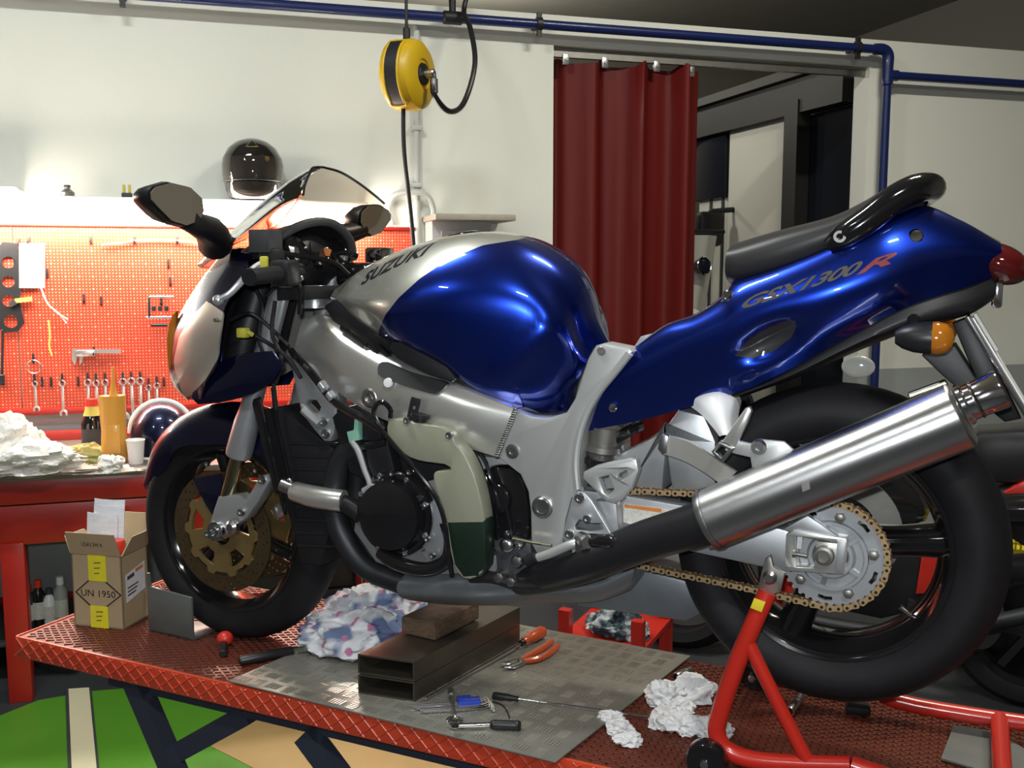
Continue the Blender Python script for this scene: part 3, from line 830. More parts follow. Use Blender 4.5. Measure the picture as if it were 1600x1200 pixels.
bp('clutch_release_cover', bplate([(742, 742), (775, 728), (812, 742), (826, 790), (824, 850), (800, 872), (760, 868), (738, 830), (733, 780)], .150, .05, .014, smooth_n=4), 'black_gloss', eng)
bp('cover_boss', lathe(B(778, 778, .150), -IN, [(0, .034), (.012, .032), (.016, .024), (.016, 0)], 24), 'black_gloss', eng)
bp('lower_case', bplate([(655, 862), (700, 842), (745, 838), (790, 860), (775, 895), (680, 900)], .15, .12, .010), 'alu_cast', eng)
bp('water_pipe', btube([(596, 862, .165), (620, 880, .175), (665, 890, .175), (698, 876, .17), (705, 845, .165), (698, 815, .165)], .017, 12), 'black_gloss', eng)
bp('side_casting', bplate([(664, 790), (684, 775), (700, 830), (696, 868), (672, 872), (655, 850)], .158, .05, .006), 'alu_cast', eng)
for x, y in ((660, 792), (676, 868), (668, 842), (656, 778)): bp('case_bolt', bolt(x, y, .170, .007), 'steel', eng)
for x, y in ((590, 752), (613, 740), (640, 738)): bp('case_bolt', bolt(x, y, .172, .0065), 'steel', eng)
bp('hose_stub', btube([(526, 786, .13), (545, 790, .135), (566, 805, .14)], .022, 14), 'black_plastic', eng)
bp('duct_hose', tube([B(461, 768, .13), B(490, 776, .14), B(515, 780, .14), B(537, 783, .135)], [.024, .026, .026, .026], 20, 10), 'alu_polished', label='short ribbed aluminium hose')
for k in range(22):
    pass
bp('hose_clamp', join(lathe(B(452, 762, .13), Vector((1, 0, -.25)), [(-.02, .018), (.012, .018), (.012, .014), (-.02, .014)], 16), rod(B(452, 752, .15), B(455, 748, .15), .006)), 'steel')

# ---- radiator in front of the engine
bp('radiator', bplate([(412, 640), (436, 636), (520, 700), (530, 780), (500, 885), (470, 880), (440, 770)], .10, .26, .006), 'radiator_black')
for k in range(9):
    y0 = 690 + 20 * k
    bp('radiator_fin', bplate([(452 + k * 1.5, y0), (526, y0 + 2), (526, y0 + 6), (452 + k * 1.5, y0 + 4)], .104, .008, 0), 'black_satin')
for pts in ([(405, 625, .14), (418, 680, .14), (436, 760, .14), (446, 800, .14)], [(426, 606, .13), (433, 660, .13), (446, 720, .13), (455, 760, .13)]):
    bp('brake_hose', btube(pts, .005, 8), 'black_gloss')
bp('horn_bracket', bplate([(392, 625), (404, 620), (440, 765), (428, 770)], .12, .01, .002), 'black_satin')
for k in range(6):
    bp('spring_coil', lathe(B(517, 812 + 10 * k, .02), ZZ, [(-.004, .020), (0, .026), (.004, .020)], 14), 'steel_dull')

# ---- forks
FT, FB = B(446, 425, .100), B(372, 714, .100)
fd = (FB - FT).normalized(); fl_ = (FB - FT).length
axl = Vector((FC.x, 0, FC.z))
for s in (1, -1):
    t = lambda m: m if s == 1 else mirror(m)
    fk = bp('fork_leg', t(lathe(FT - fd * .05, fd, [(0, 0), (0, .024), (.02, .025), (fl_ * .72 + .05, .0255), (fl_ * .80 + .05, .031), (fl_ + .03, .0335), (fl_ + .045, .0325), (fl_ + .05, .027), (fl_ + .05, 0)], 28)), 'fork_alu' if 'fork_alu' in MATS else (mat('fork_alu', (.56, .58, .61), .30, metal=.75) and 'fork_alu'))
    bp('slider_tube', t(rod(FB - fd * .02, B(356, 778, .100), .0195, 20)), 'fork_gold', fk)
    ft = bp('fork_foot', t(join(plate([B(x, y, .122) for x, y in ((340, 776), (372, 773), (382, 782), (396, 760), (405, 744), (416, 742), (421, 752), (404, 782), (385, 810), (366, 822), (352, 838), (338, 845), (328, 838), (326, 822), (332, 800))], IN * .040, (), .006))), 'alu_cast', fk)
    bp('axle_pinch', t(lathe(B(338, 830, .128), -IN, [(-.05, .026), (0, .026), (.006, .024), (.006, .016), (.014, .015), (.014, .009), (.004, .008), (.004, 0)], 24)), 'chrome', fk)
    for x, y in ((410, 750), (378, 800), (326, 834)):
        bp('lug_bolt', t(bolt(x, y, .124, .0105, .008)), 'steel', fk)
bp('front_axle', rod(L(FC.x, .11, FC.z), L(FC.x, -.11, FC.z), .012), 'steel')
bp('fork_bleed', lathe(B(366, 822, .126), -IN, [(0, .018), (.012, .017), (.018, .010), (.018, 0)], 16), 'steel')

# ---- front mudguard
rows = []
for q in range(7):
    ph = 74 - 128 * q / 6                     # degrees from straight up, positive to the front
    dirv = Vector((-math.sin(R_(ph)), 0, math.cos(R_(ph))))
    sk = (.235, .24, .245, .23, .235, .25, .262)[q]
    tip = (.55, .8, 1, 1, 1, .95, .8)[q]
    rows.append([FC + dirv * .328, FC + dirv * .325 - IN * .03 * tip, FC + dirv * .310 - IN * .060 * tip, FC + dirv * .285 - IN * .076 * tip, FC + dirv * (sk if tip > .6 else .30) - IN * .080 * tip])
gm = both(np.array(patch([[rows[q][r] for q in range(7)] for r in range(5)], 6, 4)))
gu = bp('front_mudguard', shell(gm, .003), 'navy_paint', smooth=60)
bp('mudguard_stay', bplate([(300, 748), (345, 740), (352, 800), (336, 812), (322, 790)], .083, .004, .001), 'navy_paint', gu)
for x, y in ((324, 725), (400, 735)): bp('mudguard_bolt', bolt(x, y, .086, .007), 'steel', gu)

# ---- nose fairing
fe = [(354, 388), (330, 418), (303, 455), (280, 495), (266, 530), (263, 570), (272, 602), (290, 624)]
mi = [(366, 392), (348, 425), (322, 462), (302, 500), (292, 535), (290, 572), (294, 602), (302, 624)]
re = [(392, 398), (376, 440), (352, 478), (346, 510), (342, 540), (338, 572), (320, 598), (312, 624)]
rowsF = []
vf = [.10, .115, .12, .12, .115, .11, .10, .09]
for i in range(8):
    p0 = B(*fe[i], vf[i]); c0 = Vector((p0.x - (.05, .07, .09, .10, .10, .09, .07, .05)[i], 0, p0.z + .004))
    q0 = Vector((p0.x - (.02, .03, .035, .04, .04, .035, .03, .02)[i], -vf[i] * .62, p0.z + .002))
    rowsF.append([c0, q0, p0, B(*mi[i], vf[i] + .055), B(*re[i], vf[i] + .085)])
gF = both(patch([[rowsF[i][r] for i in range(8)] for r in range(5)], 6, 6))
nose = bp('nose_fairing', shell(gF, .004), 'navy_and_silver', smooth=50)
paint_mask(nose, [(323, 470), (349, 488), (355, 500), (345, 545), (341, 560), (322, 592), (300, 616), (290, 622), (283, 610), (272, 575), (272, 560), (280, 525), (300, 495)])
bp('headlamp', lathe(L(-.93, 0, .80), Vector((-1, 0, .15)), [(-.06, .07), (0, .065), (.015, .04), (.02, 0)], 24), 'clear_lens', nose)
bp('side_reflector', bplate([(263, 508), (270, 490), (275, 486), (274, 520), (269, 560), (264, 578), (261, 555), (260, 530)], .128, .010, .003), 'amber', nose, label='amber front indicator')
bp('lower_cowl', bplate([(298, 622), (300, 612), (324, 596), (346, 562), (380, 552), (425, 548), (442, 572), (425, 597), (385, 620), (340, 630), (308, 632)], .17, .012, .004), 'navy_paint', nose)
bp('inner_panel', bplate([(360, 396), (440, 382), (470, 430), (452, 500), (432, 592), (346, 566), (350, 500), (340, 470)], .0, .012, .002), 'black_plastic', nose)
bp('panel_screw', bolt(338, 500, .205, .005), 'steel_dull', nose)
# air-duct and wiring clutter behind the fairing
bp('inner_duct', btube([(425, 400, .0), (405, 450, .0), (385, 520, .02), (375, 570, .03)], [.03, .04, .045, .04], 12), 'black_satin', nose)
bp('air_duct', btube([(425, 530, .04), (410, 560, .05), (395, 590, .06)], .028, 12), 'black_satin', nose)
bp('wire_plug', join(box(B(380, 520, .16), (.028, .02, .024), bevel=.004), rod(B(386, 518, .16), B(396, 524, .15), .006)), 'connector_yellow', nose)
for pts in ([(400, 525, .15), (425, 540, .15), (450, 560, .16), (470, 590, .17)], [(360, 500, .14), (390, 490, .14), (420, 510, .13), (450, 540, .13)], [(395, 440, .12), (410, 480, .12), (405, 530, .13), (425, 590, .13), (432, 640, .13)], [(430, 470, .14), (425, 520, .15), (440, 560, .15), (430, 600, .15)]):
    bp('wire', btube(pts, .005, 8), 'black_plastic', nose)

# ---- windscreen
def ws_pts(tr):
    return [[L(u, v, w) for v, u, w in r] for r in tr]
gw = patch(ws_pts([
    [(0, -.84, .975), (.06, -.82, .98), (.115, -.755, .99), (.165, -.63, 1.025), (.188, -.47, 1.07)],
    [(0, -.77, 1.035), (.06, -.745, 1.035), (.108, -.69, 1.04), (.162, -.57, 1.065), (.188, -.445, 1.09)],
    [(0, -.665, 1.11), (.058, -.65, 1.11), (.10, -.60, 1.10), (.15, -.51, 1.11), (.182, -.425, 1.115)],
    [(0, -.56, 1.18), (.055, -.545, 1.175), (.10, -.51, 1.155), (.145, -.455, 1.14), (.175, -.412, 1.135)],
    [(0, -.475, 1.219), (.055, -.463, 1.212), (.10, -.443, 1.19), (.142, -.424, 1.163), (.170, -.408, 1.140)]]), 5, 5)
gw = np.transpose(gw, (1, 0, 2))
gw = both(gw)
wsn = bp('windscreen', shell(gw, .003), 'smoke_screen', smooth=60)
edge = [tuple(p) for p in gw[:, -1]]
bp('edge_trim', tube(edge, .0032, 6, 1), 'black_gloss', wsn)
# ---- cockpit
dash = bp('instrument_panel', shell(patch([[L(-.70, v, 1.0 - abs(v) * .25) for v in (.13, .06, 0, -.06, -.13)], [L(-.60, v, 1.055 - abs(v) * .3) for v in (.15, .07, 0, -.07, -.15)], [L(-.51, v, 1.065 - abs(v) * .35) for v in (.15, .07, 0, -.07, -.15)], [L(-.49, v, .99 - abs(v) * .2) for v in (.15, .07, 0, -.07, -.15)], [L(-.53, v, .93) for v in (.14, .07, 0, -.07, -.14)]], 4, 4), (-.02, 0, -.02)), 'black_satin', smooth=50)
for v in (.085, .0, -.085):
    bp('gauge', lathe(L(-.492, v, 1.015), Vector((1, 0, .45)), [(-.02, .036), (.004, .040), (.007, .036), (.002, .033), (.002, 0)], 24), 'black_gloss', dash)
bp('shroud_edge', tube([L(-.545, .12, 1.02), L(-.51, .10, 1.06), L(-.485, .04, 1.085), L(-.47, -.03, 1.085), L(-.47, -.10, 1.05), L(-.48, -.13, 1.0)], .011, 10), 'dark_grey', dash)
ar = [L(-.545, .12, 1.02), L(-.51, .10, 1.06), L(-.485, .04, 1.085), L(-.47, -.03, 1.085), L(-.47, -.10, 1.05), L(-.48, -.13, 1.0)]
bp('hood', shell(patch([ar, [Vector((p.x - .07, p.y * 1.02, p.z - .012)) for p in ar], [Vector((p.x - .16, p.y * .95, p.z - .06)) for p in ar]], 4, 4), .004), 'black_satin', dash, smooth=60)
bp('warning_sticker', bplate([(500, 393), (508, 386), (517, 391), (514, 400), (502, 400)], -.02, .004, .001), 'sticker_orange', dash)
# mirrors
for s in (1, -1):
    t = lambda m: m if s == 1 else mirror(m)
    cen = B(277, 318, .385); kk = (BM @ cen).dot(BA)
    oc = [BM.inverted() @ onplane(x, y, BA, kk) for x, y in ((232, 300), (240, 291), (264, 284), (297, 292), (316, 310), (319, 330), (312, 346), (290, 354), (266, 346), (246, 326), (233, 312))]
    cen = sum(oc, Vector()) / len(oc)
    mg = oc
    hous = []
    for k, (f, d) in enumerate(((1.0, -.004), (1.03, -.02), (.9, -.05), (.6, -.075), (.2, -.085))):
        hous.append([Vector((cen.x + (p.x - cen.x) * f + d, cen.y + (p.y - cen.y) * f, cen.z + (p.z - cen.z) * f)) for p in mg])
    V = [tuple(p) for r in hous for p in r]; n = len(mg); F = []
    for i in range(len(hous) - 1):
        for k in range(n): F.append((i * n + k, i * n + (k + 1) % n, (i + 1) * n + (k + 1) % n, (i + 1) * n + k))
    F.append(tuple(range((len(hous) - 1) * n, len(hous) * n))); F.append(tuple(reversed(range(n))))
    mh = bp('mirror', t((V, F)), 'black_plastic', smooth=60)
    gl = [Vector((cen.x + (p.x - cen.x) * .95 + .001, cen.y + (p.y - cen.y) * .95, cen.z + (p.z - cen.z) * .95)) for p in mg]
    bp('mirror_glass', t(plate(gl, (.003, 0, 0))), 'mirror_glass', mh)
    st = [B(308, 340, .34), B(328, 352, .29), B(345, 362, .22), B(352, 380, .16)]
    bp('mirror_stem', t(tube([Vector((p.x - .03, p.y, p.z)) for p in st], [.026, .028, .036, .042], 12, 5)), 'black_plastic', mh)
# handlebars
for s in (1, -1):
    t = lambda m: m if s == 1 else mirror(m)
    a0, a1 = L(-.50, .13, .925), L(-.405, .345, .905)
    a1 = B(400, 432, .33); a0 = B(470, 424, .13)
    hb = bp('handlebar', t(rod(a0, a1, .013)), 'black_satin')
    d = (a1 - a0).normalized()
    bp('grip', t(lathe(a0 + d * .11, d, [(0, 0), (0, .017), (.005, .019), (.10, .0175), (.115, .02), (.122, .018), (.122, 0)], 16)), 'rubber', hb)
    bp('switch_box', t(box(a0 + d * .075, (.055, .05, .06), bevel=.01)), 'black_plastic', hb)
    if s == 1:
        bp('lever', tube([B(412, 412, .22), B(395, 422, .25), B(380, 437, .28), B(360, 458, .30), B(344, 467, .31)], [.010, .009, .008, .0075, .007], 10), 'fork_alu', hb, label='silver clutch lever')
        bp('lever_ball', ellipsoid(B(341, 469, .31), (.012, .012, .012)), 'fork_alu', hb)
        bp('lever_tag', box(B(413, 411, .23), (.016, .014, .03), bevel=.003), 'connector_yellow', hb)
        rs = bp('fluid_reservoir', box(B(415, 377, .20), (.058, .05, .052), bevel=.003), 'dark_grey', hb)
        bp('lever_perch', join(box(B(425, 405, .2), (.05, .04, .05), bevel=.01)), 'black_satin', hb)
    else:
        rs = bp('fluid_reservoir', box(L(-.445, -.20, 1.01), (.055, .06, .04), bevel=.006), 'chrome', hb)
        bp('lever', mirror(tube([B(412, 412, .22), B(395, 422, .25), B(380, 437, .28), B(360, 458, .30), B(344, 467, .31)], [.010, .009, .008, .0075, .007], 10)), 'fork_alu', hb)
bp('top_yoke', shell(np.array([[tuple(L(-.52, .13, .93)), tuple(L(-.44, .13, .935))], [tuple(L(-.55, 0, .93)), tuple(L(-.43, 0, .935))], [tuple(L(-.52, -.13, .93)), tuple(L(-.44, -.13, .935))]]), (0, 0, -.03)), 'black_satin')
bp('steering_nut', lathe(B(492, 468, .03), ZZ, [(-.02, 0), (-.02, .034), (.012, .034), (.018, .030), (.03, .030), (.034, .027), (.034, 0)], 24), 'fork_alu')
bp('fork_cap', lathe(FT - fd * .055, fd, [(-.01, 0), (-.01, .014), (.0, .02), (.01, .022), (.01, 0)], 6), 'steel')
bp('clamp_bolt', bolt(469, 435, .14, .009), 'steel')
for pts in ([(440, 405, .2), (455, 420, .2), (470, 455, .17), (468, 490, .15)], [(430, 395, .2), (470, 400, .14), (520, 410, .08), (545, 430, .06)], [(505, 405, -.05), (535, 395, -.08), (560, 400, -.1)]):
    bp('cable', btube(pts, .006, 8), 'black_gloss')
bp('throttle_body_cover', box(L(-.42, -.09, .96), (.10, .12, .06), bevel=.015), 'black_gloss')

# ---- petrol tank
cm = [.32, .85, 1.12, 1.10, 1.0, .87, .74, .62, .50, .38]
TR = [
 (0.0, [(528, 448), (575, 410), (640, 380), (705, 365), (765, 360), (820, 372), (872, 405), (908, 450), (928, 500), (950, 536)]),
 (.075, [(525, 453), (570, 421), (630, 392), (695, 373), (758, 366), (816, 377), (870, 410), (905, 455), (924, 505), (944, 541)]),
 (.135, [(522, 458), (567, 440), (622, 412), (682, 388), (745, 378), (808, 388), (862, 420), (896, 465), (916, 515), (936, 548)]),
 (.185, [(520, 461), (568, 460), (618, 445), (676, 425), (740, 412), (804, 418), (855, 447), (887, 487), (907, 533), (928, 558)]),
 (.205, [(519, 463), (572, 478), (615, 478), (675, 472), (740, 466), (803, 472), (852, 492), (882, 522), (900, 556), (918, 575)]),
 (.195, [(518, 465), (580, 496), (617, 508), (680, 522), (742, 535), (800, 548), (848, 560), (878, 572), (896, 590), (908, 595)]),
 (.178, [(518, 466), (588, 514), (624, 530), (690, 562), (742, 598), (798, 622), (846, 634), (878, 632), (893, 618), (902, 604)]),
 (.150, [(519, 468), (590, 520), (628, 536), (692, 570), (740, 606), (796, 632), (846, 645), (880, 643), (895, 628), (902, 612)])]
cm2 = [1, 1, 1, 1, .97, .92, .86, .80, .74, .7]
tg = [[B(x, y, v * cm[j] * (cm2[j] if v < .19 else 1)) for j, (x, y) in enumerate(r)] for v, r in TR]
for j in range(10):
    p, q_ = tg[1][j], tg[2][j]
    tg[0][j] = Vector((p.x + (p.x - q_.x) * .30, 0, p.z + (p.z - q_.z) * .30))
gT = patch(tg, 6, 5)
ka, kb = B(772, 590, .19), B(850, 515, .17)
ka2, kb2 = Vector((ka.x, ka.z)), Vector((kb.x, kb.z))
for i in range(gT.shape[0]):
    for j in range(gT.shape[1]):
        x, y, z = gT[i, j]
        if y > -.05: continue
        d = seg_dist(Vector((x, z)), ka2, kb2)
        gT[i, j][1] -= .011 * math.exp(-(d / .024) ** 2)
gT = both(gT)
tank = bp('petrol_tank', shell(gT, .003), 'blue_and_silver', smooth=70)
paint_mask(tank, [(592, 530), (592, 515), (602, 492), (622, 466), (655, 436), (700, 405), (755, 383), (812, 374), (836, 366), (850, 300), (450, 300), (450, 540)])
bp('filler_cap', lathe(L(-.10, 0, 1.035), Vector((-.25, 0, 1)), [(-.02, 0), (0, .055), (.012, .053), (.016, .045), (.016, 0)], 28), 'black_gloss', tank)
letters('tank_lettering', 'SUZUKI', (555, 447), (114, -48), (2, -22), tank, .15, 'letter_black', tank, shear=.1, spacing=1.05)
bp('tank_edge', tube([B(x, y, v) for x, y, v in ((588, 520, .10), (628, 540, .135), (692, 574, .145), (740, 610, .148), (796, 637, .15), (846, 650, .145), (884, 648, .13), (899, 630, .12), (907, 600, .11), (920, 570, .10), (932, 545, .09))], .007, 8), 'black_satin', tank)
bp('knee_cover', bplate([(612, 533), (640, 538), (690, 562), (712, 592), (705, 598), (660, 582), (620, 560), (608, 545)], .187, .03, .004), 'black_satin', tank)
bp('airbox', bplate([(505, 478), (520, 468), (590, 520), (700, 580), (800, 640), (795, 660), (700, 620), (600, 570), (530, 520)], .10, .2, .006), 'black_plastic')
for x, y in ((555, 528), (575, 540), (590, 545)): bp('harness', btube([(x - 20, y - 16, .13), (x, y - 4, .145), (x + 18, y + 12, .15)], .008, 8), 'black_gloss')

# ---- frame
sp = patch([
 [B(474, 498, .075), B(502, 493, .10), B(540, 522, .13), B(600, 555, .155), B(660, 581, .165), B(730, 608, .17), B(806, 638, .165)],
 [B(466, 520, .085), B(502, 515, .125), B(545, 548, .158), B(600, 578, .18), B(655, 605, .188), B(725, 632, .19), B(800, 655, .175)],
 [B(460, 548, .09), B(500, 555, .13), B(548, 590, .162), B(598, 618, .185), B(650, 640, .192), B(718, 665, .192), B(790, 685, .175)],
 [B(458, 570, .085), B(498, 590, .125), B(545, 625, .150), B(592, 652, .17), B(645, 672, .175), B(712, 694, .175), B(776, 714, .165)]], 6, 6)
for s in (1, -1):
    m = shell(sp, (0, .035, 0)); m = m if s == 1 else mirror(m)
    fs = bp('frame_spar', m, 'alu_polished', smooth=60)
    if s == 1: spar = fs
fvh = BVHTree.FromPolygons([v.co for v in spar.data.vertices], [tuple(p.vertices) for p in spar.data.polygons])
def on_spar(px, py, lift=.0):
    p = B(px, py, .18); h = fvh.ray_cast(Vector((p.x, -.6, p.z)), IN)
    return (h[0] if h[0] else p) - IN * lift
pad = [(593, 570), (600, 566), (640, 582), (694, 597), (697, 604), (690, 612), (680, 613), (640, 602), (600, 588), (594, 580)]
bp('rubber_pad', plate([Vector(p) for p in crom([on_spar(x, y, .009) for x, y in pad], 3, True)], IN * .016), 'black_plastic', spar)
bp('pad_screw', lathe(on_spar(612, 597, .006), -IN, [(0, .011), (.005, .010), (.006, 0)], 16), 'white_plastic', spar)
bp('mount_bolt', lathe(on_spar(577, 622, .0), -IN, [(-.01, .022), (.004, .022), (.007, .018), (.007, .011), (.001, .010), (.001, 0)], 22), 'steel', spar)
lug = [(455, 575), (462, 568), (490, 575), (525, 600), (530, 625), (525, 648), (522, 676), (516, 690), (506, 690), (490, 672), (470, 645), (462, 612)]
bp('front_mount', bplate(lug, .128, .035, .006, holes=[[(474, 632), (482, 625), (494, 626), (500, 636), (497, 644), (488, 646)]]), 'alu_cast', spar)
for x, y in ((509, 678), (506, 659)): bp('lug_bolt', bolt(x, y, .132, .011, .006), 'steel', spar)
bp('mount_bush', btube([(475, 640, .14), (488, 652, .14), (500, 662, .14)], .012, 10), 'alu_cast', spar)
weld = []
wl = [(806, 640), (796, 665), (786, 688), (776, 713)]
for k in range(22):
    t = k / 21 * 3; i = min(int(t), 2); f = t - i
    x = wl[i][0] + (wl[i + 1][0] - wl[i][0]) * f; y = wl[i][1] + (wl[i + 1][1] - wl[i][1]) * f
    weld.append(ellipsoid(B(x, y, .176), (.007, .004, .004), 8, 5))
bp('weld_bead', join(*weld), 'steel', spar, kind='stuff')
piv_o = [(806, 640), (830, 650), (858, 653), (884, 645), (898, 622), (908, 590), (918, 560), (930, 540), (944, 536), (984, 544), (988, 550), (982, 560), (962, 584), (938, 615), (920, 645), (908, 680), (903, 720), (905, 766), (893, 780), (884, 812), (880, 850), (866, 868), (838, 866), (829, 850), (828, 800), (824, 768), (812, 742), (776, 714), (790, 680)]
for s in (1, -1):
    m = bplate(piv_o, .172, .055, .007); m = m if s == 1 else mirror(m)
    pv = bp('pivot_plate', m, 'frame_paint', smooth=40)
    if s == 1: pivp = pv
bp('pivot_rim', tube([B(x, y, .174) for x, y in ((984, 552), (962, 580), (936, 612), (917, 645), (905, 682), (900, 722), (903, 764))], .008, 10), 'frame_paint', pivp)
bp('pivot_nut', lathe(B(848, 792, .172), -IN, [(0, .0235), (.003, .0235), (.004, .021), (.006, .020), (.008, .018), (.008, .013), (.005, .012), (.004, .0)], 30), 'steel', pivp)
bp('engine_bolt', lathe(B(801, 705, .172), -IN, [(0, .0155), (.003, .0155), (.004, .012), (.004, .007), (.001, .006), (.001, 0)], 20), 'steel', pivp)
bp('frame_bolt', bolt(940, 548, .172, .009, .003), 'steel_dull', pivp)

# ---- foot controls
tri = bplate([(902, 768), (914, 770), (924, 782), (962, 845), (962, 852), (884, 850), (878, 838), (888, 800), (895, 775)], .186, .010, .003, holes=[[(898, 822), (905, 812), (925, 818), (940, 818), (942, 828), (922, 830), (900, 828)]])
ft = bp('footrest_plate', tri, 'alu_cast')
for x, y, r in ((906, 778, .011), (890, 834, .010), (918, 810, .009)): bp('plate_bolt', bolt(x, y, .188, r, .007), 'steel', ft)
bp('heel_guard', bplate([(911, 738), (930, 728), (985, 715), (994, 718), (998, 735), (988, 762), (972, 782), (960, 788), (946, 784), (922, 760), (910, 748)], .190, .024, .008, holes=[[(936, 747), (950, 744), (958, 765), (950, 774), (944, 770)], [(968, 741), (978, 736), (979, 742), (970, 750), (965, 747)]]), 'frame_paint', ft)
bp('plate_post', bplate([(930, 782), (962, 784), (968, 845), (940, 845)], .165, .03, .004), 'alu_cast', ft)
bp('footrest_hinge', join(rod(B(908, 842, .19), B(918, 848, .225), .016), box(B(912, 850, .20), (.03, .03, .035), bevel=.006)), 'steel', ft)
bp('footrest', lathe(B(915, 845, .20), (B(975, 846, .25) - B(915, 845, .20)), [(0, 0), (0, .012), (.01, .015), (.075, .014), (.085, .010), (.085, 0)], 16), 'black_gloss', ft)
bp('gear_rod', btube([(798, 840, .19), (830, 847, .19), (862, 852, .19)], .0035, 8, straight=True), 'brass' if 'brass' in MATS else (mat('brass', (.55, .52, .38), .25, metal=1.0) and 'brass'), ft)
bp('gear_joint', ellipsoid(B(794, 836, .19), (.012, .012, .012)), 'black_gloss', ft)
bp('gear_lever', btube([(838, 872, .205), (862, 864, .205), (890, 852, .205), (905, 848, .2)], [.009, .010, .010, .010], 12), 'frame_paint', ft)
bp('toe_rubber', rod(B(822, 878, .205), B(840, 870, .205), .0125), 'rubber', ft)
bp('lever_end', bplate([(892, 852), (902, 850), (905, 870), (900, 874), (894, 868)], .205, .012, .003), 'frame_paint', ft)
bp('side_stand_boss', join(bplate([(770, 845), (800, 838), (830, 850), (832, 890), (800, 905), (775, 890)], .16, .06, .008)), 'dark_grey')
for x, y, r in ((793, 851, .016), (809, 877, .014), (781, 901, .013), (800, 908, .012), (769, 862, .009), (814, 852, .007)):
    bp('stand_bolt', lathe(B(x, y, .172), -IN, [(-.015, r), (.006, r), (.010, r * .8), (.012, r * .4), (.012, 0)], 16), 'steel')
bp('side_stand', btube([(735, 902, .17), (770, 902, .17), (820, 915, .17), (900, 905, .18), (960, 885, .185), (1000, 870, .19)], [.012, .013, .012, .012, .011, .010], 10), 'black_satin')
bp('rear_brake_tank', lathe(B(942, 692, .10), Vector((.12, 0, 1)), [(-.03, 0), (-.03, .03), (-.02, .032), (-.016, .04), (-.004, .04), (0, .033), (.035, .036), (.035, 0)], 24), 'steel_dull')
bp('shock_adjuster', lathe(B(940, 705, .10), Vector((.12, 0, 1)), [(-.024, 0), (-.024, .042), (-.012, .042), (-.012, 0)], 24), 'black_gloss')
bp('shock_hose', btube([(955, 690, .1), (985, 672, .1), (1000, 665, .08)], .012, 10), 'black_gloss')

# ---- silencer hanger and pillion peg
bp('hanger_strap', shell(patch([[B(1036, 680, .165), B(1075, 690, .168), B(1110, 712, .18), B(1150, 738, .20)], [B(1032, 708, .165), B(1068, 720, .168), B(1100, 738, .18), B(1128, 758, .20)]], 5, 3), (0, .012, 0)), 'alu_polished')
bp('strap_end', bplate([(1030, 682), (1036, 677), (1044, 682), (1042, 708), (1034, 710), (1027, 702)], .172, .02, .004), 'steel')
pg = bp('pillion_hanger', bplate([(1135, 686), (1160, 690), (1172, 693), (1185, 686), (1225, 690), (1240, 703), (1200, 745), (1176, 740), (1172, 715), (1150, 710), (1132, 704)], .215, .010, .003), 'frame_paint')
bp('hanger_bolt', lathe(B(1186, 698, .215), -IN, [(0, .0145), (.003, .0145), (.006, .012), (.009, .011), (.009, .006), (.004, .005), (.004, 0)], 22), 'steel', pg)
cn = patch([[B(1078, 634, .12), B(1090, 620, .135), B(1120, 613, .14), B(1144, 622, .13), B(1150, 632, .12)], [B(1100, 652, .15), B(1112, 645, .165), B(1128, 645, .17), B(1140, 650, .16), B(1145, 656, .15)], [B(1124, 682, .18), B(1130, 680, .19), B(1137, 680, .19), B(1144, 684, .185), B(1148, 688, .18)]], 5, 5)
bp('hanger_arm', shell(cn, (0, .05, 0)), 'white_plastic', pg, smooth=60)
bp('pillion_peg', bplate([(1128, 690), (1164, 638), (1171, 636), (1174, 643), (1168, 660), (1148, 702), (1140, 696)], .232, .018, .004), 'alu_polished', pg)
bp('peg_bracket', bplate([(1111, 706), (1124, 690), (1148, 700), (1130, 722), (1124, 721)], .235, .03, .003, holes=[[(1118, 706), (1126, 697), (1138, 702), (1128, 715)]]), 'steel', pg)

# ---- tail cowl
tv = [
 [(985, 550), (1040, 510), (1088, 492), (1130, 464), (1148, 442), (1205, 422), (1292, 388), (1370, 350), (1432, 327), (1500, 350), (1562, 384)],
 [(968, 575), (1030, 545), (1082, 524), (1130, 503), (1160, 486), (1215, 469), (1300, 448), (1385, 418), (1440, 392), (1502, 388), (1564, 396)],
 [(938, 622), (1002, 598), (1072, 578), (1130, 560), (1165, 550), (1222, 530), (1312, 495), (1395, 460), (1450, 436), (1506, 420), (1563, 410)],
 [(920, 672), (1000, 656), (1080, 634), (1145, 614), (1180, 602), (1240, 572), (1330, 522), (1408, 482), (1462, 462), (1512, 447), (1558, 428)]]
vv = [[.120, .120, .118, .116, .116, .118, .118, .110, .080, .060, .035],
      [.150, .155, .160, .162, .163, .163, .158, .142, .118, .088, .050],
      [.148, .152, .150, .150, .150, .150, .142, .126, .104, .078, .045],
      [.130, .130, .125, .122, .120, .118, .112, .102, .088, .066, .036]]
tr_ = [[B(x, y, vv[r][j]) for j, (x, y) in enumerate(tv[r])] for r in range(4)]
cen_ = []
for j, p in enumerate(tr_[0]):
    cen_.append(Vector((p.x, 0, p.z + (-.02 if j < 8 else .006))))
gt = patch([cen_] + tr_, 8, 6)
ec = B(1200, 532, .15); ed_ = (B(1245, 508, .15) - B(1155, 556, .15)).normalized(); eu = IN.cross(ed_)
for i in range(gt.shape[0]):
    for j in range(gt.shape[1]):
        q = Vector(gt[i, j]) - ec
        if gt[i, j][1] > -.06: continue
        a, b = q.dot(ed_) / .062, q.dot(eu) / .026
        gt[i, j][1] += .026 * math.exp(-(a * a + b * b) ** 1.5)
tail = bp('tail_cowl', shell(both(gt), .003), 'blue_and_black', smooth=70)
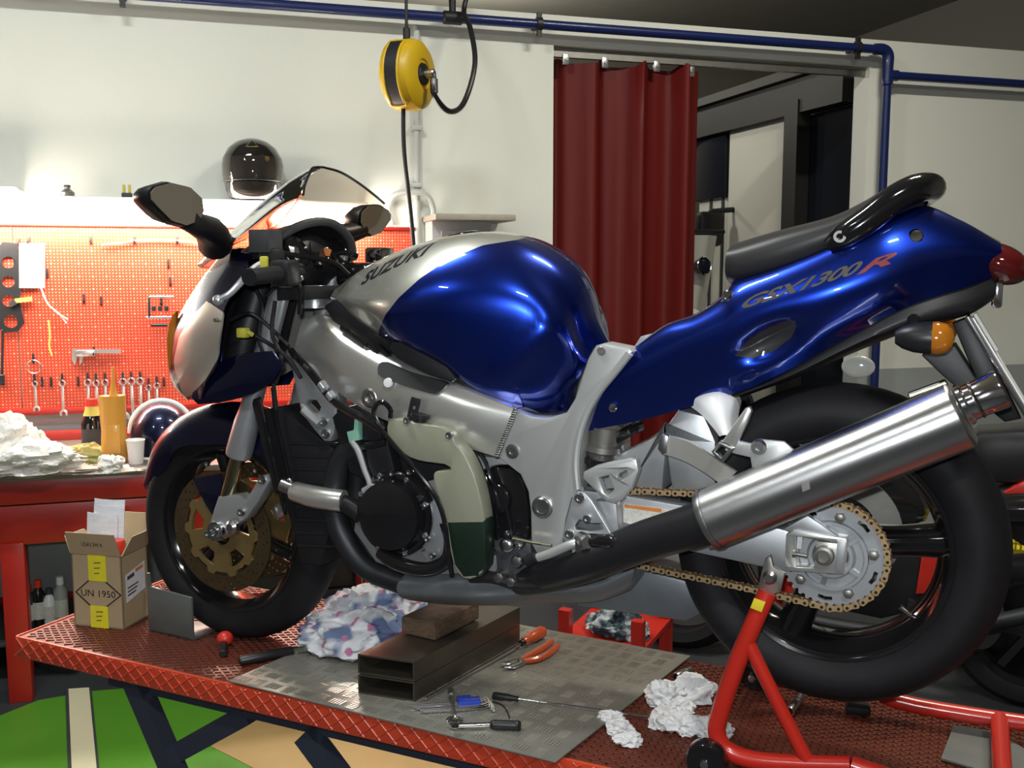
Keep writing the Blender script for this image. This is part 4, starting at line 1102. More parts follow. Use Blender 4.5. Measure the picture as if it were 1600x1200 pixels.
paint_mask(tail, [(1148, 556), (1165, 535), (1200, 512), (1235, 498), (1246, 506), (1238, 526), (1210, 548), (1175, 560)], 14)
letters('tail_lettering', 'GSX1300', (1158, 484), (184, -58), (7, -20), tail, .16, 'letter_grey', tail, shear=.35, spacing=.95)
letters('tail_lettering', 'R', (1338, 430), (60, -20), (4, -18), tail, .15, 'letter_red', tail, shear=.4)
bp('cowl_lock', lathe(B(1431, 369, .115), Vector((.2, -1, .15)), [(-.01, .013), (.001, .013), (.005, .010), (.006, 0)], 18), 'chrome', tail)
bp('cowl_screw', lathe(B(958, 637, .150), Vector((0, -1, 0)), [(-.006, .009), (.002, .009), (.005, .006), (.006, 0)], 14), 'chrome', tail)
bp('undertail', shell(both(patch([[B(1100, 628, .11), B(1180, 604, .115), B(1240, 574, .113), B(1330, 524, .108), B(1408, 484, .098), B(1462, 463, .084), B(1512, 448, .062), B(1556, 432, .034)],
   [B(1112, 634, .10), B(1190, 606, .115), B(1245, 585, .115), B(1330, 545, .110), B(1408, 512, .100), B(1468, 496, .085), B(1518, 482, .062), B(1554, 462, .036)],
   [B(1115, 636, .0), B(1195, 608, .0), B(1245, 590, .0), B(1330, 553, .0), B(1408, 522, .0), B(1468, 505, .0), B(1518, 490, .0), B(1553, 468, .0)]][::-1], 5, 4)), .003), 'black_satin', tail, smooth=60)
tl = bp('tail_light', ellipsoid(B(1560, 412, .0), (.055, .062, .036), 28, 14, Matrix.Rotation(R_(22), 3, 'Y')), 'red_lens')
bp('plate_lamp', box(B(1558, 457, .0), (.018, .05, .055), bevel=.005), 'chrome', tl)
# seat and grab rail
sg = patch([
 [B(1146, 387, .0), B(1162, 381, .0), B(1220, 364, .0), B(1300, 343, .0), B(1350, 320, .0), B(1395, 294, .0), B(1432, 284, .0)],
 [B(1142, 390, .09), B(1160, 384, .09), B(1220, 367, .10), B(1300, 346, .10), B(1350, 324, .09), B(1395, 300, .08), B(1435, 292, .05)],
 [B(1136, 402, .118), B(1156, 398, .122), B(1220, 382, .128), B(1300, 358, .126), B(1350, 336, .115), B(1395, 314, .10), B(1440, 305, .06)],
 [B(1135, 425, .112), B(1154, 424, .118), B(1220, 408, .124), B(1295, 380, .122), B(1350, 354, .112), B(1395, 334, .10), B(1440, 320, .06)],
 [B(1141, 438, .08), B(1160, 437, .09), B(1222, 420, .10), B(1296, 390, .10), B(1352, 362, .09), B(1398, 340, .08), B(1440, 328, .045)]], 6, 5)
bp('pillion_seat', shell(both(sg), .006), 'seat_vinyl' if 'seat_vinyl' in MATS else (mat('seat_vinyl', (.022, .021, .022), .42, bump=(250, .12, .001)) and 'seat_vinyl'), smooth=70)
gr = [B(1296, 384, .128), B(1320, 368, .134), B(1358, 342, .132), B(1396, 312, .122), B(1428, 296, .098), B(1446, 292, .05)]
gr2 = [Vector((p.x, -p.y, p.z)) for p in reversed(gr)]
rail = bp('grab_rail', tube(gr + [Vector((gr[-1].x + .008, 0, gr[-1].z + .002))] + gr2, [.015, .024, .025, .025, .026, .026, .026, .026, .026, .025, .025, .024, .015], 16, 6), 'black_gloss')
bp('rail_bolt', lathe(B(1312, 370, .157), Vector((.15, -1, .2)), [(-.006, .011), (.002, .011), (.002, .006), (-.003, .005), (-.003, 0)], 18), 'steel', rail)
bp('seat_release_rod', btube([(1092, 512, .13), (1115, 492, .135), (1134, 466, .14)], .0045, 8), 'steel_dull')
bp('release_eye', lathe(B(1138, 462, .145), -IN, [(-.01, .011), (.006, .011), (.007, .008), (.002, .006), (.002, 0)], 16), 'chrome')
# indicators, plate carrier, number plate
for s in (1, -1):
    t = lambda m: m if s == 1 else mirror(m)
    c = B(1445, 528, .15) if s == 1 else None
    ic = B(1452, 528, .16)
    body = t(lathe(ic - XX * .055, Vector((1, 0, 0)), [(0, 0), (0, .012), (.012, .020), (.03, .026), (.055, .0285), (.06, .028), (.06, 0)], 22))
    ind = bp('indicator', body, 'black_plastic')
    bp('indicator_lens', t(lathe(ic + XX * .005, XX, [(0, 0), (0, .028), (.008, .029), (.022, .026), (.032, .016), (.036, 0)], 22)), 'amber', ind, label='amber lens')
    bp('indicator_stem', t(tube([ic - XX * .03, Vector((ic.x - .03, -.08, ic.z + .035))], .012, 10, straight=True)), 'black_plastic', ind)
bp('far_lens', ellipsoid(B(1341, 573, -.16), (.034, .012, .024), 18, 10), 'clear_lens')
pc = bp('plate_carrier', bplate([(1440, 556), (1492, 540), (1530, 600), (1536, 622), (1506, 616), (1470, 585)], .055, .11, .006), 'dark_grey')
bp('carrier_arm', bplate([(1488, 505), (1516, 494), (1560, 580), (1596, 655), (1570, 660), (1545, 640)], .03, .06, .006), 'black_satin', pc)
n0, n1 = B(1516, 496, 0), B(1592, 622, 0)
nd = (n1 - n0).normalized(); nn = Vector((-nd.z, 0, nd.x))
if nn.x < 0: nn = -nn
def npl(hw, a, b, o0, o1):
    P = [n0 + nd * a - IN * hw, n0 + nd * b - IN * hw, n0 + nd * b + IN * hw, n0 + nd * a + IN * hw]
    return plate([p + nn * o0 for p in P], nn * (o1 - o0), (), .001)
nl_ = (n1 - n0).length
bp('number_plate', npl(.085, 0, nl_ + .03, .004, .007), 'white_paint', pc)
bp('plate_frame', join(npl(.09, -.006, nl_ + .035, -.006, .003)), 'chrome', pc)
bp('plate_reflector', npl(.06, -.004, nl_ * .42, .008, .014), 'clear_lens', pc)
bp('lower_strut', rod(B(1420, 620, .12), B(1480, 598, .12), .008), 'brass', pc)

# ---- coolant bottle and hoses
cb_o = [(606, 658), (628, 655), (645, 660), (668, 664), (690, 667), (706, 678), (712, 694), (724, 708), (740, 740), (752, 785), (757, 822), (757, 850), (756, 886), (744, 902), (724, 904), (708, 882), (700, 840), (692, 795), (680, 765), (677, 742), (684, 736), (704, 734), (694, 726), (664, 722), (640, 715), (620, 700), (606, 684)]
cbot = bp('coolant_bottle', bplate(cb_o, .222, .045, .014, smooth_n=2), 'coolant_plastic', smooth=60)
bp('coolant', bplate([(694, 813), (759, 812), (760, 850), (758, 888), (746, 904), (722, 906), (706, 884), (699, 845)], .2255, .052, .014), 'coolant_fluid', cbot, label='dark green coolant')
bp('bottle_cap', lathe(B(655, 668, .205), Vector((.15, 0, 1)), [(0, 0), (0, .014), (.022, .014), (.022, .020), (.030, .020), (.030, 0)], 18), 'black_plastic', cbot)
bp('bottle_strap', bplate([(641, 625), (643, 620), (657, 624), (656, 631), (648, 660), (634, 658)], .212, .003, .001, holes=[[(645, 634), (649, 635), (648, 640), (644, 639)], [(642, 644), (646, 645), (645, 650), (641, 649)]]), 'black_satin', cbot)
for x, y in ((636, 657), (702, 680)): bp('bottle_screw', bolt(x, y, .224, .008, .005), 'steel', cbot)
bp('overflow_hose', btube([(610, 652, .215), (610, 640, .22), (600, 629, .225), (588, 632, .225), (584, 645, .225), (592, 665, .226), (615, 695, .230), (650, 735, .232), (680, 775, .232), (694, 812, .232), (699, 850, .228), (706, 900, .2)], .0055, 8, 8), 'black_gloss')
for dx in (0, 9, 20):
    bp('hose', btube([(712 + dx, 690, .15), (735 + dx, 715, .16), (752 + dx, 755, .165), (762 + dx * 1.5, 800, .16), (760 + dx * 2, 850, .15)], .0045, 8), 'black_gloss')
hs = bp('main_hose', btube([(455, 548, .12), (480, 575, .155), (500, 600, .165), (520, 625, .170), (545, 642, .178), (570, 655, .185), (600, 675, .19)], [.008, .009, .0095, .0095, .010, .010, .010], 10), 'black_gloss')
for a, b in (((501, 598), (510, 610)), ((514, 614), (522, 624))): bp('hose_sleeve', rod(B(*a, .168), B(*b, .171), .0115), 'fork_alu', hs)
bp('relay_box', bplate([(524, 640), (556, 632), (600, 660), (606, 690), (560, 690), (530, 670)], .150, .03, .006), 'black_plastic')
bp('wire_connector', join(bplate([(541, 675), (552, 672), (553, 655), (559, 655), (560, 688), (545, 692)], .168, .02, .003)), 'connector_green')
bp('sensor_lead', btube([(550, 690, .165), (560, 705, .165), (570, 735, .17), (578, 758, .172), (570, 768, .172)], [.007, .008, .007, .007, .010], 10), 'alu_cast')
bp('upper_hose', btube([(560, 700, .15), (585, 695, .16), (605, 690, .16)], .010, 10), 'black_gloss')

# ================================================================== LIFT TABLE
def tl_(u, v, z): return BM @ Vector((u, -v, z))
def tbox(u0, u1, v0, v1, z0, z1, bevel=0.0):
    return xf(box(((u0 + u1) / 2, -(v0 + v1) / 2, (z0 + z1) / 2), (u1 - u0, v1 - v0, z1 - z0), bevel=bevel), BM)
def tuv(px, py, h=0.0):
    w = T(px, py, h) - BO
    return w.dot(BA), w.dot(BN)
U0, U1, V0, V1 = tuv(44, 986)[0], 2.3, -.345, .262
TT = .058
table = thing('lift_table', 'long red motorcycle lift table with raised diamond tread', 'lift table', tl_((U0 + U1) / 2, (V0 + V1) / 2, -TZ), BANG)
part('deck', tbox(U0, U1, V0, V1 - .002, -TT, -.0025, .008), 'table_top', table)
part('front_apron', xf(box(((U0 + U1) / 2, -V1, -TT / 2), (U1 - U0, .008, TT), bevel=.003), BM), 'table_red', table)
part('end_apron', xf(box((U0, -(V0 + V1) / 2, -TT / 2), (.008, V1 - V0, TT), bevel=.003), BM), 'table_red', table)
ribs = []
nr = int((1.02 - U0) / .042)
first = {}
for fam in (1, -1):
    for k in range(nr):
        u = U0 + .03 + .042 * k
        p = Vector((u, -V1 - .004, -TT / 2))
        if fam not in first:
            m = box((0, 0, 0), (.072 if fam == 1 else .085, .006, .0045), bevel=.0015, M=Matrix.Rotation(R_(44 if fam == 1 else -36), 3, 'Y'), bseg=1)
            o = part('apron_ridge', xf(xf(m, Matrix.Translation(p)), BM), 'table_red', table); first[fam] = (o, p)
        else:
            o0, q = first[fam]
            d = BM.to_3x3() @ (p - q); d = ROOT[table.name].to_3x3().inverted() @ d
            copy_piece(o0, table, d)
m = []
for fam in (1, -1):
    k0 = fam * math.tan(R_(28)); wv = V1 - V0 - .03
    du = wv / math.tan(R_(32))
    s = U0 - du
    while s < 1.6:
        a, b = (s, s + du) if fam == 1 else (s + du, s)
        ua, ub = a, b; va, vb = V0 + .015, V1 - .012
        def clip(ua, va, ub, vb):
            lo, hi = U0 + .02, 1.6
            if ua > ub: ua, va, ub, vb = ub, vb, ua, va
            if ub < lo or ua > hi: return None
            if ua < lo: va = va + (vb - va) * (lo - ua) / (ub - ua); ua = lo
            if ub > hi: vb = va + (vb - va) * (hi - ua) / (ub - ua); ub = hi
            return ua, va, ub, vb
        c = clip(ua, va, ub, vb)
        if c and abs(c[2] - c[0]) > .02:
            m.append(bar((c[0], -c[1], -.0015), (c[2], -c[3], -.0015), .004, .003))
        s += .034
part('tread_ridges', xf(join(*m), BM), 'tread_metal' if 'tread_metal' in MATS else (mat('tread_metal', (.22, .05, .028), .34, metal=.4, var=(6, (.12, .05, .034), .7)) and 'tread_metal'), table, kind='stuff')
part('under_frame', join(tbox(U0 + .25, 2.0, .15, .19, -.12, -TT), tbox(U0 + .25, 2.0, -.28, -.24, -.12, -TT)), 'lift_arm', table)
def on_v(px, py, v):
    return onplane(px, py, BN, BKK + v)
def armbar(a, b, v, w):
    p, q = on_v(*a, v), on_v(*b, v)
    d = (q - p)
    if q.z > .02 and d.z < -.05 and b[1] > 1190: q = p + d * ((p.z - .02) / -d.z)
    return bar(p, q, .05, w, up=BN)
part('lift_leg', armbar((212, 1064), (272, 1204), .20, .045), 'lift_arm', table)
part('lift_leg', armbar((392, 1112), (262, 1184), .17, .05), 'lift_arm', table)
part('lift_leg', armbar((478, 1145), (522, 1204), .20, .045), 'lift_arm', table)
part('lift_leg', armbar((900, 1230), (1000, 1400), .17, .045), 'lift_arm', table)
part('base_beam', tbox(U0 + .55, 1.9, -.24, -.18, -TZ, -TZ + .05), 'lift_arm', table)

# chequered aluminium plate
mat('cheq_alu', (.36, .35, .31), .34, metal=.55, var=(7, (.24, .23, .20), .7), bump=(60, .15, .001))
q0, q1, q2 = T(357, 1068), T(868, 1196), T(1079, 1029)
q3 = q0 + (q2 - q1)
cp = thing('chequer_plate', 'grey aluminium chequer plate lying on the red lift table', 'plate', (q0 + q2) / 2, BANG)
PZ = .004
part('sheet', plate([q0 + ZZ * .0038, q1 + ZZ * .0038, q2 + ZZ * .0038, q3 + ZZ * .0038], (0, 0, .004), (), .001), 'cheq_alu', cp)
e1_, e2_ = (q1 - q0), (q3 - q0)
l1, l2 = e1_.length, e2_.length; e1_.normalize(); e2_.normalize()
m = []; st_ = .046
for i in range(int(l1 / st_)):
    for j in range(int(l2 / st_)):
        c = q0 + e1_ * (st_ * (i + .5)) + e2_ * (st_ * (j + .5)) + ZZ * .0082
        al, ac = (e1_, e2_) if (i + j) % 2 else (e2_, e1_)
        for k in range(5):
            p = c + ac * (.0075 * (k - 2))
            m.append(bar(p - al * .012, p + al * .012, .0028, .0022))
part('tread_bars', join(*m), 'cheq_bar' if 'cheq_bar' in MATS else (mat('cheq_bar', (.42, .40, .35), .28, metal=.7) and 'cheq_bar'), cp, kind='stuff')

# two box-section steel tubes, one on the other, with a wooden block on top
mat('tube_steel', (.16, .14, .11), .36, metal=.8, var=(9, (.09, .08, .065), .7), bump=(25, .15, .002))
PT = .0082
a, b = T(560, 1083, PT), T(648, 1097, PT)
wd = (b - a); ww = wd.length; wd.normalize()
ldv = (T(812, 1003, PT) - b); ll = ldv.length; ldv.normalize()
hh = .046
for k, lab in ((0, 'lower steel box tube lying on the chequer plate'), (1, 'upper steel box tube under the wooden block')):
    z = ZZ * (hh + .0015) * k
    o = [a + z, b + z, b + z + ZZ * hh, a + z + ZZ * hh]
    t_ = .004
    i_ = [a + z + wd * t_ + ZZ * t_, b + z - wd * t_ + ZZ * t_, b + z - wd * t_ + ZZ * (hh - t_), a + z + wd * t_ + ZZ * (hh - t_)]
    solo('steel_tube', plate(o, ldv * ll, [i_]), 'tube_steel', lab, 'steel tube', 'stacked box tubes under the engine', smooth=0)
zt_ = PT + 2 * hh + .003
def TT_(px, py): return T(px, py, zt_)
c0, c1, c2 = TT_(628, 990), TT_(680, 1002), TT_(748, 968)
w2 = c0 + (c2 - c1)
mat('old_wood', (.05, .030, .018), .8, var=(16, (.15, .10, .06), .5, (3, 3, 10)), bump=(30, .5, .004))
solo('wood_block', plate([c0, c1, c2, w2], (0, 0, .045), (), .006), 'old_wood', 'rough brown wooden block on the steel tubes under the engine', 'wood block')

# ------------------------------------------------------------------ paddock stand
ps = thing('paddock_stand', 'red tubular paddock stand holding up the rear wheel', 'paddock stand', tl_(.7, 0, 0), BANG)
def sp_(name, m, mt, parent=None, **k): return part(name, xf(m, BM), mt, parent or ps, **k)
RT = .0175
for s in (1, -1):
    t = (lambda m: m) if s == 1 else mirror
    sp_('lift_arm', t(btube([(1200, 925, .185), (1180, 968, .195), (1150, 1040, .20), (1126, 1112, .20), (1120, 1145, .20), (1136, 1172, .20), (1180, 1188, .20), (1250, 1194, .20), (1330, 1196, .20)] + [], RT, 14, 6)), 'stand_red')
    sp_('brace', t(btube([(1168, 1002, .20), (1212, 1092, .20), (1262, 1190, .20)], .0135, 12, 4)), 'stand_red')
    sp_('hook_plate', t(bplate([(1184, 920), (1190, 892), (1196, 872), (1204, 868), (1208, 886), (1226, 896), (1219, 926), (1197, 932)], .172, .012, .002)), 'steel_dull')
    sp_('hook_bolt', t(lathe(B(1203, 902, .172), -IN, [(0, .014), (.006, .013), (.010, .008), (.010, 0)], 18)), 'steel')
    wc = B(1104, 1166, .235)
    zc = max(.040, wc.z)
    wc = Vector((wc.x, wc.y, .041))
    sp_('roller', t(lathe(wc, IN, [(-.012, 0), (-.012, .03), (-.010, .036), (-.004, .040), (.016, .040), (.022, .036), (.022, 0)], 28)), 'black_gloss')
    sp_('roller_bolt', t(lathe(wc - IN * .012, -IN, [(0, .009), (.006, .008), (.008, 0)], 14)), 'steel')
    sp_('roller_axle', t(rod(wc, wc + IN * .05, .008)), 'steel')
ua = B(1330, 1196, .20).x
zf = .036
pA = B(1330, 1196, .20)
sp_('side_rail', tube([pA, L(1.0, .20, .05), L(1.3, .20, .05)], RT, 14, 4), 'stand_red')
sp_('side_rail', tube([Vector((pA.x, -pA.y, pA.z)), L(.86, -.2, .042), L(1.06, -.2, .040), L(1.3, -.2, .05)], RT, 14, 4), 'stand_red')
sp_('cross_bar', rod(L(1.06, -.2, .042), L(1.06, .2, .05), RT), 'stand_red')
sp_('handle', tube([L(1.3, .2, .05), L(1.38, .16, .05), L(1.4, 0, .05), L(1.38, -.16, .05), L(1.3, -.2, .05)], RT, 14, 5), 'stand_red')
sp_('maker_sticker', bplate([(1178, 935), (1196, 941), (1190, 957), (1172, 950)], .2165, .004, .001), 'sticker_yellow' if 'sticker_yellow' in MATS else (mat('sticker_yellow', (.70, .55, .03), .4) and 'sticker_yellow'))

# ------------------------------------------------------------------ cardboard box with papers
mat('cardboard', (.42, .32, .19), .8, var=(8, (.37, .28, .165), .6), bump=(80, .1, .001))
mat('tape_yellow', (.78, .70, .02), .3, var=(40, (.70, .62, .05), .3))
mat('paper', (.74, .75, .78), .7, var=(30, (.62, .64, .70), .25, (1, 1, 6)))
A_, B_, C_ = T(117, 977), T(194, 984), None
_f = (B_ - A_).normalized(); C_ = B_ + Vector((-_f.y, _f.x, 0)) * .12
D_ = A_ + (C_ - B_)
bh = .205
cbx = thing('cardboard_box', 'open cardboard box with yellow tape and a UN 1950 mark', 'box', (A_ + C_) / 2)
def wallq(p, q, z0, z1, th, nm='side_panel'):
    d = (q - p).normalized(); n = Vector((-d.y, d.x, 0))
    return part(nm, plate([p + ZZ * z0, q + ZZ * z0, q + ZZ * z1, p + ZZ * z1], n * th), 'cardboard', cbx, smooth=0)
for p, q in ((A_, B_), (B_, C_), (C_, D_), (D_, A_)): wallq(p, q, 0, bh, .004)
part('base_panel', plate([A_, B_, C_, D_], ZZ * .004), 'cardboard', cbx, smooth=0)
fx = (B_ - A_).normalized(); fn = Vector((fx.y, -fx.x, 0)); gx = (C_ - B_).normalized(); gn = Vector((gx.y, -gx.x, 0))
def flap(p, q, n, up, out, inset):
    d = (q - p).normalized()
    P = [p + ZZ * bh, q + ZZ * bh, q + ZZ * (bh + up) + n * out - d * inset, p + ZZ * (bh + up) + n * out + d * inset]
    part('flap', plate(P, n * .004), 'cardboard', cbx, smooth=0)
flap(A_, B_, fn, .065, .022, .003)
flap(B_, C_, gn, .05, .02, .02)
flap(C_, D_, -fn, .085, .02, .003)
flap(D_, A_, -gn, .04, .03, .02)
def face_q(x, z, off=.0008): return A_ + (B_ - A_) * x + ZZ * (bh * z) + fn * off
for z0, z1 in ((.64, 1.0), (.0, .30)):
    part('tape', plate([face_q(.34, z0, .0012), face_q(.70, z0, .0012), face_q(.70, z1, .0012), face_q(.34, z1, .0012)], fn * .0006), 'tape_yellow', cbx, smooth=0)
def face_text(s, x0, x1, z0, z1, mt, nm='lettering', org=None, P=None):
    V, F = text_geo(s)
    P = P or face_q
    return part(nm, ([tuple(P(x0 + (x1 - x0) * x, z0 + (z1 - z0) * y)) for x, y, _ in V], F), mt, cbx, smooth=0)
for z0, z1 in ((.70, .94), (.06, .26)):
    for k in range(3):
        zz = z0 + (z1 - z0) * (.15 + .3 * k)
        part('tape_print', plate([face_q(.46, zz, .002), face_q(.56 + .02 * k, zz + .01, .002), face_q(.56 + .02 * k, zz + .022, .002), face_q(.46, zz + .012, .002)], fn * .0003), 'letter_grey', cbx, smooth=0)
face_text('UN 1950', .17, .86, .425, .515, 'letter_black', P=lambda x, z: face_q(x, z, .0012))
dia = [(.06, .47), (.50, .74), (.97, .47), (.50, .20)]
for k in range(4):
    p, q = face_q(*dia[k]), face_q(*dia[(k + 1) % 4])
    part('diamond_line', bar(p, q, .0015, .0028, up=ZZ), 'letter_black', cbx, smooth=0)
Vf = lambda x, z: A_ + (B_ - A_) * x + ZZ * (bh + .065 * z) + fn * (.022 * z + .0052)
face_text('LGA2 5W K', .30, .72, .40, .58, 'letter_black', P=Vf)
def side_q(x, z, off=.001): return B_ + (C_ - B_) * x + ZZ * (bh * z) + gn * off
part('address_label', plate([side_q(.12, .34), side_q(.86, .42), side_q(.86, .80), side_q(.12, .72)], gn * .0006), 'paper', cbx, smooth=0)
for k, (x0, x1, z, h) in enumerate(((.18, .45, .64, .05), (.5, .8, .70, .045), (.18, .6, .52, .02), (.18, .55, .47, .02), (.18, .5, .42, .02))):
    part('label_line', plate([side_q(x0, z, .0018), side_q(x1, z + .02, .0018), side_q(x1, z + .02 + h, .0018), side_q(x0, z + h, .0018)], gn * .0003), 'sticker_orange' if k == 1 else 'letter_grey', cbx, smooth=0)
# what stands in the box
mid_ = (A_ + C_) / 2
for k, (dx, dy, top, rz) in enumerate(((-.02, .018, .335, .1), (-.015, .010, .320, .05), (-.03, .002, .30, .12))):
    c = mid_ + fx * dx - fn * dy
    w2_ = .048
    g = np.array([[tuple(c + fx * (s * w2_) + ZZ * z - fn * (.02 * (z / .3) ** 2) + fn * .012 * math.cos(s * 1.4)) for s in (-1, -.5, 0, .5, 1)] for z in (.01, .1, .2, .28, top)])
    solo('paper_sheet', shell(g, tuple(fn * .0008)), 'paper', ('white sheet at the back of the cardboard box', 'white printed sheet in the middle of the cardboard box', 'shortest white sheet at the front of the cardboard box')[k], 'paper', 'papers in the cardboard box')
mat('red_plastic', (.60, .035, .02), .35, coat=.2)
rcn = mid_ + fx * .035 + fn * .024
solo('spray_can', lathe(rcn + ZZ * .006, ZZ, [(0, 0), (0, .026), (.003, .027), (.18, .027), (.19, .024), (.194, .027), (.226, .027), (.232, .024), (.232, 0)], 24), 'red_plastic', 'red capped spray can standing in the cardboard box', 'spray can')

# ------------------------------------------------------------------ small things on the table
def lying(px0, py0, px1, py1, h, n=0): return T(px0, py0, h), T(px1, py1, h)
# steel angle wheel chock
a, b = T(232, 985), T(301, 1002)
d = (b - a).normalized(); n = Vector((-d.y, d.x, 0))
ch_ = thing('wheel_chock', 'grey steel angle plate standing before the front tyre', 'angle plate', (a + b) / 2)
mat('chock_steel', (.20, .22, .21), .42, metal=.5, var=(14, (.14, .155, .15), .6))
part('upright', plate([a, b, b + ZZ * .118, a + ZZ * .125], n * .008, (), .0015), 'chock_steel', ch_)
part('foot', plate([a, b, b + n * .10, a + n * .10], ZZ * .008, (), .0015), 'chock_steel', ch_)
part('notch_tab', plate([a + ZZ * .125 - d * .0, a + d * .012 + ZZ * .124, a + d * .008 + ZZ * .16, a + ZZ * .16], n * .008), 'chock_steel', ch_)
c = T(352, 1009)
ro = thing('ball_knob', 'small red ball with black stem lying before the front tyre', 'knob', c)
part('ball', ellipsoid(c + ZZ * .02, (.021, .021, .019), 18, 10), 'red_plastic', ro)
part('stem', rod(c + ZZ * .012 - BN * -.005, T(349, 1022, .010), .010), 'black_plastic', ro)
# torque wrench
a, b = T(374, 1033, .013), T(458, 1017, .013)
tw = thing('torque_wrench', 'black handled wrench lying beside the chequer plate', 'wrench', (a + b) / 2 - ZZ * .013)
d = (b - a).normalized()
part('handle', lathe(a, d, [(0, 0), (0, .010), (.006, .0125), ((b - a).length - .004, .0125), ((b - a).length, .010), ((b - a).length, 0)], 16), 'black_plastic', tw)
part('shank', rod(b, T(480, 1013, .024), .008), 'steel', tw)
part('head', lathe(T(488, 1012, .0125), ZZ, [(0, 0), (0, .018), (.004, .02), (.018, .02), (.022, .018), (.022, 0)], 18), 'steel', tw)
# screwdriver along the tube
a, b = T(664, 1092, PT + .006), T(818, 1003, PT + .014)
sd = thing('screwdriver', 'red handled screwdriver lying alongside the steel tubes', 'screwdriver', (a + b) / 2 - ZZ * .01)
mat('handle_red', (.45, .07, .02), .25, coat=.4)
part('shaft', rod(a, b, .0035), 'chrome', sd)
e = T(850, 985, PT + .018); d = (e - b).normalized(); l_ = (e - b).length
part('handle', lathe(b, d, [(0, 0), (0, .010), (.01, .013), (.02, .010), (.035, .015), (l_ - .01, .016), (l_, .010), (l_, 0)], 12), 'handle_red', sd)
part('collar', lathe(b - d * .012, d, [(0, .005), (.0, .008), (.014, .009), (.014, .005)], 12), 'black_plastic', sd)
# pliers
pl_ = thing('pliers', 'pliers with orange handles lying on the chequer plate', 'pliers', T(820, 1030, PT))
jz = PT + .008
part('handle', tube([T(812, 1031, jz), T(835, 1020, jz), T(852, 1010, jz), T(862, 1002, jz)], [.006, .008, .008, .007], 10), 'handle_red', pl_)
part('handle', tube([T(812, 1034, jz), T(838, 1030, jz), T(858, 1021, jz), T(872, 1009, jz)], [.006, .008, .008, .007], 10), 'handle_red', pl_)
part('jaw', tube([T(814, 1032, jz), T(798, 1036, jz), T(784, 1037, jz)], [.010, .010, .004], 10, squash=.6), 'steel', pl_)
part('jaw', tube([T(816, 1034, jz), T(800, 1041, jz), T(788, 1042, jz)], [.010, .009, .004], 10, squash=.6), 'steel', pl_)
part('rivet', lathe(T(814, 1032, PT + .012), ZZ, [(-.01, .008), (.004, .008), (.005, 0)], 12), 'steel_dull', pl_)
# hex keys in a blue holder
hk = thing('hex_key_set', 'set of chrome hex keys in a blue plastic holder', 'hex keys', T(730, 1105, PT))
mat('blue_plastic', (.02, .05, .38), .35, coat=.3)
a, b = T(717, 1110, PT), T(752, 1107, PT)
d = (b - a).normalized(); n = Vector((-d.y, d.x, 0))
part('holder', plate([a, b, b + n * .028, b - d * .018 + n * .028, b - d * .018 + n * .038, a + n * .038], ZZ * .018, (), .003), 'blue_plastic', hk)
for k in range(5):
    z = PT + .006 + .002 * (k % 2)
    p0, p1 = T(641 + 5 * k, 1107 + (k - 2) * 2.2, z), T(718, 1103 + (k - 2) * 2.6, z)
    dd = (p1 - p0).normalized()
    part('hex_key', tube([p0, p1, T(752, 1100 + (k - 2) * 2.6, z), T(760 + k * 2, 1096 + (k - 2) * 3, z), T(763 + k * 2, 1106 + (k - 2) * 2, z)], .0024 + .0004 * k, 6, 4), 'chrome', hk)
# ratchet
rt = thing('ratchet', 'chrome ratchet with black grip lying near the table edge', 'ratchet', T(750, 1133, PT))
a, b, e = T(712, 1134, PT + .010), T(766, 1132, PT + .010), T(814, 1134, PT + .010)
part('head', lathe(T(711, 1135, PT), ZZ, [(0, 0), (0, .016), (.003, .019), (.016, .019), (.019, .016), (.019, .010), (.017, .009), (.017, 0)], 22), 'chrome', rt)
part('shank', rod(a, b, .005), 'chrome', rt)
d = (e - b).normalized(); l_ = (e - b).length
part('grip', lathe(b, d, [(0, 0), (0, .007), (.004, .010)] + [(x, r) for k in range(6) for x, r in ((.008 + (l_ - .018) * k / 6, .0112), (.008 + (l_ - .018) * (k + .5) / 6, .0102))] + [(l_ - .006, .0115), (l_, .008), (l_, 0)], 14), 'black_plastic', rt)
part('selector', lathe(T(711, 1135, PT + .019), ZZ, [(0, .008), (.004, .007), (.004, 0)], 12), 'black_plastic', rt)
eb = thing('extension_bar', 'short dark socket extension bar leaning beside the blue hex keys', 'extension bar', T(711, 1126, PT))
part('rod', rod(T(710, 1122, PT + .006), T(705, 1086, PT + .006), .0055), 'steel_dull', eb)
part('socket_end', rod(T(705, 1088, PT + .007), T(705, 1078, PT + .007), .0075), 'steel_dull', eb)
# long thin screwdriver
ls = thing('long_screwdriver', 'long thin screwdriver with black handle pointing at the tissues', 'screwdriver', T(900, 1106, PT))
a, b = T(770, 1087, PT + .007), T(810, 1092, PT + .006); d = (b - a).normalized(); l_ = (b - a).length
part('handle', lathe(a, d, [(0, 0), (0, .007), (.004, .0095), (l_ * .6, .0085), (l_ * .8, .0065), (l_, .006), (l_, 0)], 12), 'black_plastic', ls)
part('shaft', rod(b, T(1036, 1123, .014), .003), 'chrome', ls)
sw = thing('wire_offcut', 'short curled black wire lying by the hex keys', 'wire', T(785, 1110, PT))
part('strand', tube([T(770, 1096, PT + .002), T(785, 1102, PT + .002), T(793, 1112, PT + .002), T(796, 1122, PT + .002)], .0016, 6), 'black_plastic', sw)
